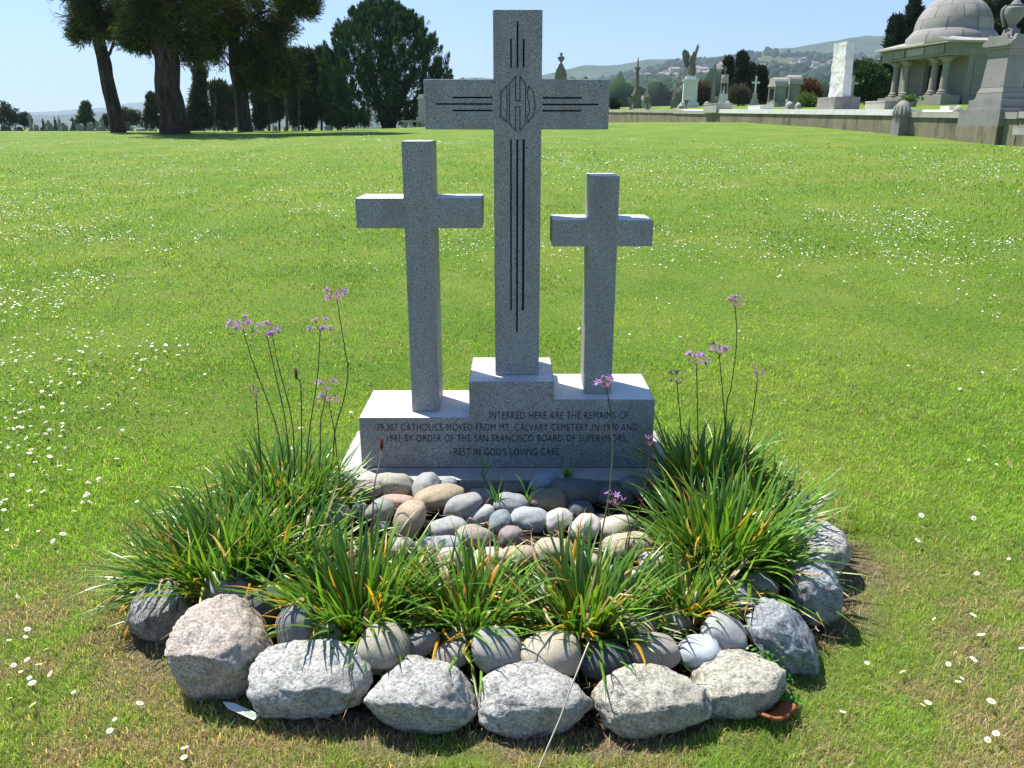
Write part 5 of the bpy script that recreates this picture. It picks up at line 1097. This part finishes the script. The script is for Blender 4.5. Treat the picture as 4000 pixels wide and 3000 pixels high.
# mausoleum
def mausoleum():
    ZS = .86
    x0, y0 = 22.43, 47.25; z = tz(x0, y0)-.05; R = thing('domed_mausoleum', 'pale stone mausoleum with a big round dome and paired columns', 'mausoleum', (x0, y0, z), RZ); m = M['st_mau']
    W = 2.85; D = 3.7
    for a, b in ((-2.78, -.35), (.95, 2.9)): MB().box(a, b, -.55, .55, 0, .55).build('column_plinth', [m], R, bevel=.02)
    MB().box(-.35, .95, -.2, 1.0, 0, .25).build('step', [m], R)
    for cx in (-1.95, -.95, 1.42, 2.32):
        b = MB(); b.cbox(cx, -.1, .62, .62, .55, .63); b.lathe([(.30, .63), (.31, .70), (.24, .76), (.27, .82), (.21, .87), (.19, .95), (.165, 2.35), (.2, 2.38), (.17, 2.42), (.30, 2.6), (.33, 2.68)], 18, cx, -.1); b.cbox(cx, -.1, .70, .66, 2.68, 2.76); b.build('column', [m], R, smooth=True)
    b = MB(); b.box(-W, -.42, .75, .95, 0, 2.8); b.box(1.02, W, .75, .95, 0, 2.8); b.box(-W, W, .75, .95, 2.35, 2.8) if False else None
    b.box(-W, -W+.3, .95, D, 0, 2.8); b.box(W-.3, W, .95, D, 0, 2.8); b.box(-W, W, D-.2, D+.003, 0, 2.8); b.build('wall', [m], R)
    for k in range(2):   # raised wall courses on the right hand side
        MB().box(W+.002, W+.05, 1.1, D-.1, .55+k*1.15, 1.55+k*1.1).build('wall_panel', [M['st_green'] if k == 1 and False else M['st_mau']], R, bevel=.02)
    MB().box(-.42, 1.02, .86, .92, .25, 2.5).build('doorway', [M['opening']], R); MB().box(-.42, 1.02, .76, .94, 2.45, 2.8).build('lintel', [m], R)  # near-black sheet fills the opening, standing for the shade inside
    for sx in (-.62, 1.22): MB().box(sx-.16, sx+.16, .6, .75, .25, 2.8).build('pilaster', [m], R)
    b = MB(); b.box(-W-.06, W+.06, -.52, D+.06, 2.8, 3.25); b.box(-W-.10, W+.10, -.56, D+.10, 3.25, 3.5); b.build('entablature', [m], R, bevel=.02)
    for cx in (-1.45, 1.87): MB().box(cx-.75, cx+.75, -.64, -.565, 2.95, 3.45).build('frieze_block', [M['st_grey']], R, bevel=.02)
    MB().box(-.55, .95, -.6, -.565, 3.0, 3.4).build('name_panel', [M['st_pale']], R)
    b = MB(); b.box(-W-.35, W+.35, -.85, D+.35, 3.5, 3.62); w = W+.35
    b.add([(-w, -.85, 3.62), (w, -.85, 3.62), (w, D+.35, 3.62), (-w, D+.35, 3.62), (-1.9, .3, 3.98), (1.9, .3, 3.98), (1.9, D-.8, 3.98), (-1.9, D-.8, 3.98)], [(0, 1, 5, 4), (1, 2, 6, 5), (2, 3, 7, 6), (3, 0, 4, 7), (4, 5, 6, 7)]); b.build('roof', [M['st_pale']], R)
    g = MB(); g.prism([(1.2, 3.621), (W+.35, 3.621), (2.2, 3.9)], -.87, -.2); g.build('pediment', [m], R)
    # dome with block courses (uv = angle, height)
    cy = 1.62; prof = [(2.3, 3.12), (2.28, 3.50), (2.1, 3.72), (1.98, 3.86), (1.94, 3.88)]+[(1.94*math.cos(a), 3.88+1.82*math.sin(a)) for a in np.linspace(.03, 1.42, 16)]+[(.36, 5.74), (.26, 5.84), (.01, 5.85)]
    for ch in R.children: ch.scale = (1, 1, ZS)
    n = 48; me = bpy.data.meshes.new('dome'); V = [(r*math.cos(2*math.pi*i/n), cy+r*math.sin(2*math.pi*i/n), zz) for r, zz in prof for i in range(n)]
    Fc = [(j*n+i, j*n+(i+1) % n, (j+1)*n+(i+1) % n, (j+1)*n+i) for j in range(len(prof)-1) for i in range(n)]; me.from_pydata(V, [], Fc); uv = me.uv_layers.new(name='UVMap'); li = 0
    L = np.concatenate([[0], np.cumsum([math.hypot(prof[k+1][0]-prof[k][0], prof[k+1][1]-prof[k][1]) for k in range(len(prof)-1)])])/3.6
    for j in range(len(prof)-1):
        for i in range(n):
            for (a, b2) in ((i, j), (i+1, j), (i+1, j+1), (i, j+1)): uv.data[li].uv = (a/n, L[b2]); li += 1
    link('dome', me, M['st_dome'], R, smooth=True)
mausoleum()
# plant in a pot before the mausoleum door
x, y = at(3548, 40); z = up(3548, 398, Y=40).z; r = np.random.default_rng(3); rt = thing('potted_plant', 'small leafy green plant before the mausoleum door', 'plant', (x, y, z-.5)); MB().lathe([(.2, .0), (.27, .45), (.29, .5), (.01, .5)], 12).build('pot', [M['st_grey']], rt)
link('leaves', foliage(r.normal(0, .16, (30, 3))*np.array([1, 1, .5])+np.array([0, 0, .65]), .08, 20, .12, .05, (np.array([.06, .14, .03]), np.array([.12, .22, .05])), .4, .5, 5, 'leaves'), M['leaf'], rt)
# urn obelisk at the right edge
def urn_obelisk():
    cx, cy = WX(21.4)+.36, 21.42; z = gz1(WX(21.4), 21.4)-.2; R = thing('urn_obelisk', 'massive grey tapered monument with a draped urn at the right edge', 'monument', (cx, cy, z), RZ); m = M['st_obelisk']
    f = lambda v: up(3860, v, Y=21.0).z-z
    def st(name, w, z0, z1, t=0, mm=m, bv=.012): return MB().cbox(0, 0, w, w, z0, z1, t).build(name, [mm], R, bevel=bv)
    st('foundation', 1.50, 0, f(493), 0, M['wall']); st('base', 1.47, f(493), f(424)); st('plinth', 1.22, f(424), f(416), -.0); st('plinth', 1.16, f(416), f(388), .0); st('moulding', .98, f(388), f(382), .0); st('moulding', .94, f(382), f(361), .02)
    st('moulding', .92, f(361), f(340), .06); st('shaft', .80, f(340), f(216), .05); st('shaft', .72, f(216), f(188), -.02); st('cornice', .86, f(188), f(176), -.03)
    c = MB(); h0, h1 = f(176), f(134)
    for a in range(4):
        b = MB(); w = .50; pts = [(-w, h0), (w, h0), (w, h0+.05), (w*.92, h0+.12), (w*.74, h0+.14), (w*.62, h0+.26), (w*.30, h1), (-w*.30, h1), (-w*.62, h0+.26), (-w*.74, h0+.14), (-w*.92, h0+.12), (-w, h0+.05)]
        b.prism(pts, -.50+.001*a, -.40); q = a*math.pi/2; b.v = [(p[0]*math.cos(q)-p[1]*math.sin(q), p[0]*math.sin(q)+p[1]*math.cos(q), p[2]) for p in b.v]; c.add(b.v, b.f)
    c.cbox(0, 0, .78, .78, h0, h0+.18, .2); c.cbox(0, 0, .5, .5, h0+.17, h1, .08); c.build('scrolled_cap', [m], R, bevel=.01)
    st('urn_base', .36, h1, f(106), .03)
    u = MB(); u.lathe([(.14, f(106)), (.09, f(98)), (.075, f(90)), (.14, f(76)), (.20, f(60)), (.235, f(38)), (.225, f(22)), (.17, f(15)), (.18, f(9)), (.12, f(6)), (.08, f(-6)), (.03, f(-14)), (.01, f(-18))], 20)
    for ch in R.children: ch.scale = (1, .70, 1)
    uo = u.build('urn', [m], R, smooth=True); d = MB()
    for k, a in enumerate((2.4, 2.9, 3.5, 4.0)): d.tube([(.19*math.cos(a), .19*math.sin(a), f(12)), (.25*math.cos(a), .25*math.sin(a), f(26)), (.26*math.cos(a+.1), .26*math.sin(a+.1), f(45)), (.19*math.cos(a), .19*math.sin(a), f(80+6*k))], [.05, .055, .05, .02], 7)
    d.build('drape', [m], uo, smooth=True)
urn_obelisk()
monu('tomb_chest', 'pale chest on the wall at the very right edge beyond the urn obelisk', 'tomb', 4015, 18.2, 482, 'st_pale', 'box', 90, vb=520)
# left pedestal and bench beside the tall cross arm
monu('bust_pedestal', 'pale pedestal with a rounded top partly hidden by the left arm of the tall cross', 'monument', 1672, 60, 366, 'st_pale', 'block', 90, right=False, rz=.1, vb=492)
x, y = at(1610, 59); z = gz1(x, y); R = thing('stone_bench', 'low stone bench beside the pale pedestal', 'bench', (x, y, z)); MB().box(-.75, .75, -.25, .25, .38, .5).build('seat', [M['st_pale']], R)
for sx in (-.5, .5): MB().box(sx-.09, sx+.09, -.2, .2, -.1, .38).build('leg', [M['st_grey']], R)

# ---------------------------------------------------------------- far gravestones on the left
LG = 'old gravestones beyond the lawn on the left'
GS = [(15, 486, 'slab', 30, 'st_dark', 70, 'dark wide headstone at the extreme left edge'), (28, 473, 'slab', 16, 'st_dark', 74, 'narrow upright dark headstone second from the left edge'), (57, 478, 'cross', 22, 'st_grey', 76, 'small grey cross just left of the tall celtic one'),
 (73, 492, 'slab', 18, 'st_dark', 70, 'squat dark headstone under the small grey cross'), (118, 445, 'celtic', 20, 'st_grey', 84, 'tall pale celtic cross, tallest stone at the far left'), (138, 484, 'slab', 15, 'st_grey', 74, 'reddish grey headstone hugging the tall celtic cross'),
 (168, 460, 'column', 24, 'st_dark', 90, 'dark shrouded statue on a pedestal left of the twin obelisks'), (188, 465, 'urnblock', 26, 'st_grey', 74, 'bulky grey figure stone with steps'), (172, 504, 'block', 14, 'st_dark', 66, 'tiny dark block in front of the bulky figure stone'),
 (216, 453, 'obelisk', 20, 'st_dark', 88, 'left one of the twin obelisks with crosses'), (232, 450, 'obelisk', 20, 'st_grey', 82, 'right one of the twin obelisks with crosses'), (245, 475, 'urnblock', 28, 'st_grey', 70, 'broad sloped grey stone under the right twin obelisk'),
 (284, 456, 'cross', 26, 'st_dark', 80, 'black cross with thick arms on a wide base'), (293, 466, 'cross', 18, 'st_dark', 86, 'smaller dark cross behind the black thick armed one'), (309, 480, 'slab', 34, 'st_grey', 70, 'wide greenish grey headstone right of the black cross'),
 (278, 502, 'block', 10, 'st_dark', 64, 'tiny block left of the wide greenish headstone'), (350, 474, 'slab', 22, 'st_grey', 76, 'grey headstone in front of the light green conifer'), (326, 500, 'block', 12, 'st_dark', 70, 'tiny reddish block right of the wide greenish headstone'),
 (380, 470, 'slab', 16, 'st_grey', 80, 'tall narrow grey slab right of the light green conifer'), (379, 490, 'slab', 11, 'st_grey', 68, 'short pale slab before the tall narrow one'), (400, 453, 'obelisk', 22, 'st_grey', 78, 'slim obelisk with a cross just left of the leaning trunk'),
 (427, 488, 'slab', 14, 'st_grey', 72, 'low grey slab touching the leaning trunk on its left'), (495, 472, 'slab', 24, 'st_dark', 78, 'dark rounded headstone right of the leaning trunk'), (511, 492, 'block', 14, 'st_grey', 72, 'small grey block right of the dark rounded headstone'),
 (545, 499, 'block', 34, 'st_pale', 68, 'long low pale curb stone between the two left trunks'), (560, 470, 'column', 13, 'st_grey', 84, 'thin pale column stone between the two left trunks'), (581, 480, 'column', 12, 'st_grey', 76, 'shorter thin column stone near the thickest trunk'), (601, 500, 'slab', 11, 'st_pale', 70, 'tiny pale slab just left of the thickest trunk'),
 (752, 470, 'column', 12, 'st_grey', 80, 'thin grey column right of the thickest trunk'), (790, 480, 'slab', 14, 'st_grey', 82, 'grey slab in front of the pale shed'), (986, 490, 'slab', 12, 'st_pale', 74, 'tiny pale slab right of the third pine trunk'), (997, 466, 'cross', 20, 'st_pale', 78, 'golden lit small cross near the third pine trunk'), (1020, 487, 'slab', 14, 'st_grey', 78, 'low grey headstone right of the golden lit cross'),
 (1072, 487, 'slab', 16, 'st_grey', 76, 'grey headstone in the middle of the thicket foot'), (1110, 494, 'block', 10, 'st_grey', 74, 'tiny block right of the middle thicket headstone'), (1148, 482, 'slab', 15, 'st_pale', 74, 'pale rounded headstone at the foot of the thicket'), (1178, 492, 'block', 12, 'st_grey', 72, 'small block right of the pale rounded headstone'),
 (1210, 491, 'slab', 12, 'st_grey', 74, 'low grey stone in the shade left of the domed cypress'), (1282, 490, 'block', 34, 'st_pale', 70, 'long low pale ledger stone left of the pointed stone'), (1320, 478, 'urnblock', 13, 'st_pale', 72, 'small pale pointed stone under the domed cypress')]
for u, vt, kd, w, mt_, Y, lb in GS:
    monu('gravestone', lb, 'gravestone', u, Y, vt, mt_, kd, w*1.0, right=False, rz=random.uniform(-.3, .3), group=LG)
x, y = at(770, 150); z = gz1(x, y); R = thing('shed', 'pale flat roofed shed seen between the pine trunks', 'shed', (x, y, z)); MB().box(-3, 3, -2, 2, -.3, 2.1).build('wall', [walls[1]], R); MB().box(-3.2, 3.2, -2.2, 2.2, 2.1, 2.35).build('roof', [walls[2]], R); MB().box(-1, 0, -2.05, -2.003, 0, 1.7).build('doorway', [M['opening']], R)

# ---------------------------------------------------------------- trees on the right
GR2 = (np.array([.014, .030, .014]), np.array([.035, .060, .024]))
def rtree(name, lb, u, vb, vt, w, Y, cols, rs, ll=.4, lw=.10, kind='round', n=1.0, per=60, group=None):
    x, y = at(u, Y); z = tz(x, y)
    if kind == 'cone': return conifer(u, vb, vt, w, Y, lb, rs, cols, int(150*n), per, bare_=.06, ll=ll, lw=lw, zb=z)
    h = vb-vt; return tree(name, lb, Y, [(u, vb), (u, (vb+vt)/2)], [w*.08+2, w*.05+1], [(u, vb-h*.60, w*.45, h*.40, int(50*n)), (u+w*.15, vb-h*.38, w*.38, h*.34, int(30*n)), (u-w*.18, vb-h*.42, w*.36, h*.36, int(30*n))], per, ll, lw, .45, cols, .2, .4, rs, zb=z)
rtree('', 'dark narrow cypress right of the celtic cross', 2848, 398, 236, 60, 84, GR2, 201, kind='cone'); rtree('', 'tallest dark cypress with a bare tip behind the plain white cross', 2900, 398, 212, 66, 82, GR2, 202, kind='cone')
rtree('', 'short dark cypress just right of the plain white cross', 2975, 398, 270, 60, 84, GR2, 203, kind='cone'); rtree('', 'dark conifer filling the gap between two cypresses', 2937, 398, 262, 56, 88, GR2, 204, kind='cone')
rtree('shrub', 'rounded grey olive bush below the cypresses', 2886, 400, 342, 68, 72, (np.array([.07, .08, .05]), np.array([.14, .14, .09])), 205, .3, .05); rtree('shrub', 'reddish brown bush right of the angel pedestal', 2736, 402, 330, 64, 80, (np.array([.08, .055, .04]), np.array([.13, .10, .06])), 206, .3, .06)
rtree('shrub', 'rust red bush left of the rough white slab', 3155, 402, 316, 90, 66, (np.array([.12, .045, .03]), np.array([.10, .09, .03])), 207, .3, .08); rtree('shrub', 'yellow green low plants left of the rough white slab', 3150, 415, 385, 50, 50, (np.array([.10, .16, .03]), np.array([.14, .20, .05])), 208, .15, .05, n=.5)
rtree('shrub', 'tiny clipped bush left of the urn planters', 2400, 418, 404, 16, 66, GR2, 215, .12, .06, n=.4)
rtree('round_tree', 'bright green leafy tree left of the mausoleum', 3390, 392, 262, 150, 58, (np.array([.03, .07, .015]), np.array([.075, .13, .03])), 209, .35, .12, n=1.6); rtree('round_tree', 'dark rounded tree behind the bright green one', 3345, 385, 240, 140, 95, GR2, 210, n=1.3)
rtree('', 'tall dark conifer behind the left side of the mausoleum', 3500, 400, 75, 130, 62, GR2, 211, kind='cone', n=1.4, per=80); rtree('', 'feathery conifer top showing left of the dome', 3570, 400, 5, 150, 70, GR2, 212, kind='cone', n=1.3, per=80)
tree('round_tree', 'huge dark cypress behind the urn obelisk at the right edge', 62, [(3950, 470), (3930, 200), (3920, 0)], [60, 46, 30], [(3860, 40, 110, 80, 60), (3960, 120, 100, 110, 70), (4040, 40, 120, 120, 60), (3900, -60, 150, 70, 50), (4010, 260, 90, 110, 60), (3880, 130, 60, 60, 34), (3800, 10, 60, 50, 26), (4040, 380, 60, 70, 30), (3960, 380, 70, 60, 24)], 120, .45, .10, .7, GR2, .1, .4, 213, zb=tz(36, 62))
tree('round_tree', 'dark tree filling the gap behind the dome on the right', 60, [(3830, 420), (3830, 150)], [40, 24], [(3830, 120, 90, 130, 70), (3800, 260, 80, 100, 50)], 90, .4, .1, .5, GR2, .1, .4, 214, zb=tz(33, 60))
# valley trees big enough to tell apart
ORD = ['leftmost', 'second', 'third', 'fourth', 'fifth', 'sixth', 'seventh', 'eighth', 'ninth', 'tenth', 'eleventh', 'twelfth', 'thirteenth', 'fourteenth', 'fifteenth', 'rightmost']
VT = [(2355, 352, 90), (2420, 345, 110), (2285, 362, 90), (2570, 330, 100), (2500, 340, 80), (2700, 335, 90), (2330, 395, 60), (2590, 392, 60), (2440, 385, 55), (3250, 330, 100), (3050, 330, 70), (2640, 350, 90), (3020, 355, 90), (3120, 345, 80), (2245, 380, 70), (2890, 335, 80)]
for i, (u, v, w) in enumerate(VT):
    Y = 380+(i*37) % 160; s = mpp(Y); p = up(u, 432, Y=Y); h = (432-v+6)*s
    rt = thing('valley_tree', ('distant dark valley tree, '+(ORD[sorted(VT).index((u, v, w))] if 0 < sorted(VT).index((u, v, w)) < 15 else ORD[sorted(VT).index((u, v, w))])+' of its row counted from the left'), 'tree', (p.x, p.y, p.z-2), group='trees in the valley behind the monuments')
    MB().tube([(0, 0, 0), (0, 0, h*.6)], [.4, .25], 7).build('trunk', [M['bark']], rt)
    r = np.random.default_rng(500+i); n = 90; g = r.normal(0, 1, (n, 3)); g /= np.linalg.norm(g, axis=1)[:, None]; g *= (r.uniform(.5, 1, n)**.5)[:, None]
    cen = g*np.array([w*s*.45, w*s*.45, h*.42])+np.array([0, 0, h*.55])
    link('crown', foliage(cen, w*s*.12, 34, 2.4, 1.1, (np.array([.018, .040, .016]), np.array([.045, .075, .028])), .2, .5, 600+i, 'crown'), M['needle'], rt)

# ---------------------------------------------------------------- the air
def haze():
    b = MB(); b.box(-8600, 8600, -60, 8900, -60, 620); m = bpy.data.materials.new('haze'); m.use_nodes = True; t = m.node_tree; t.nodes.remove(t.nodes['Principled BSDF'])
    v = t.nodes.new('ShaderNodeVolumePrincipled'); v.inputs['Color'].default_value = (.70, .84, 1.0, 1); v.inputs['Density'].default_value = .00013; v.inputs['Anisotropy'].default_value = .2
    t.links.new(v.outputs[0], t.nodes['Material Output'].inputs['Volume']); tag(b.build('haze', [m]), 'thin bluish air haze', 'haze', kind='stuff')
haze()
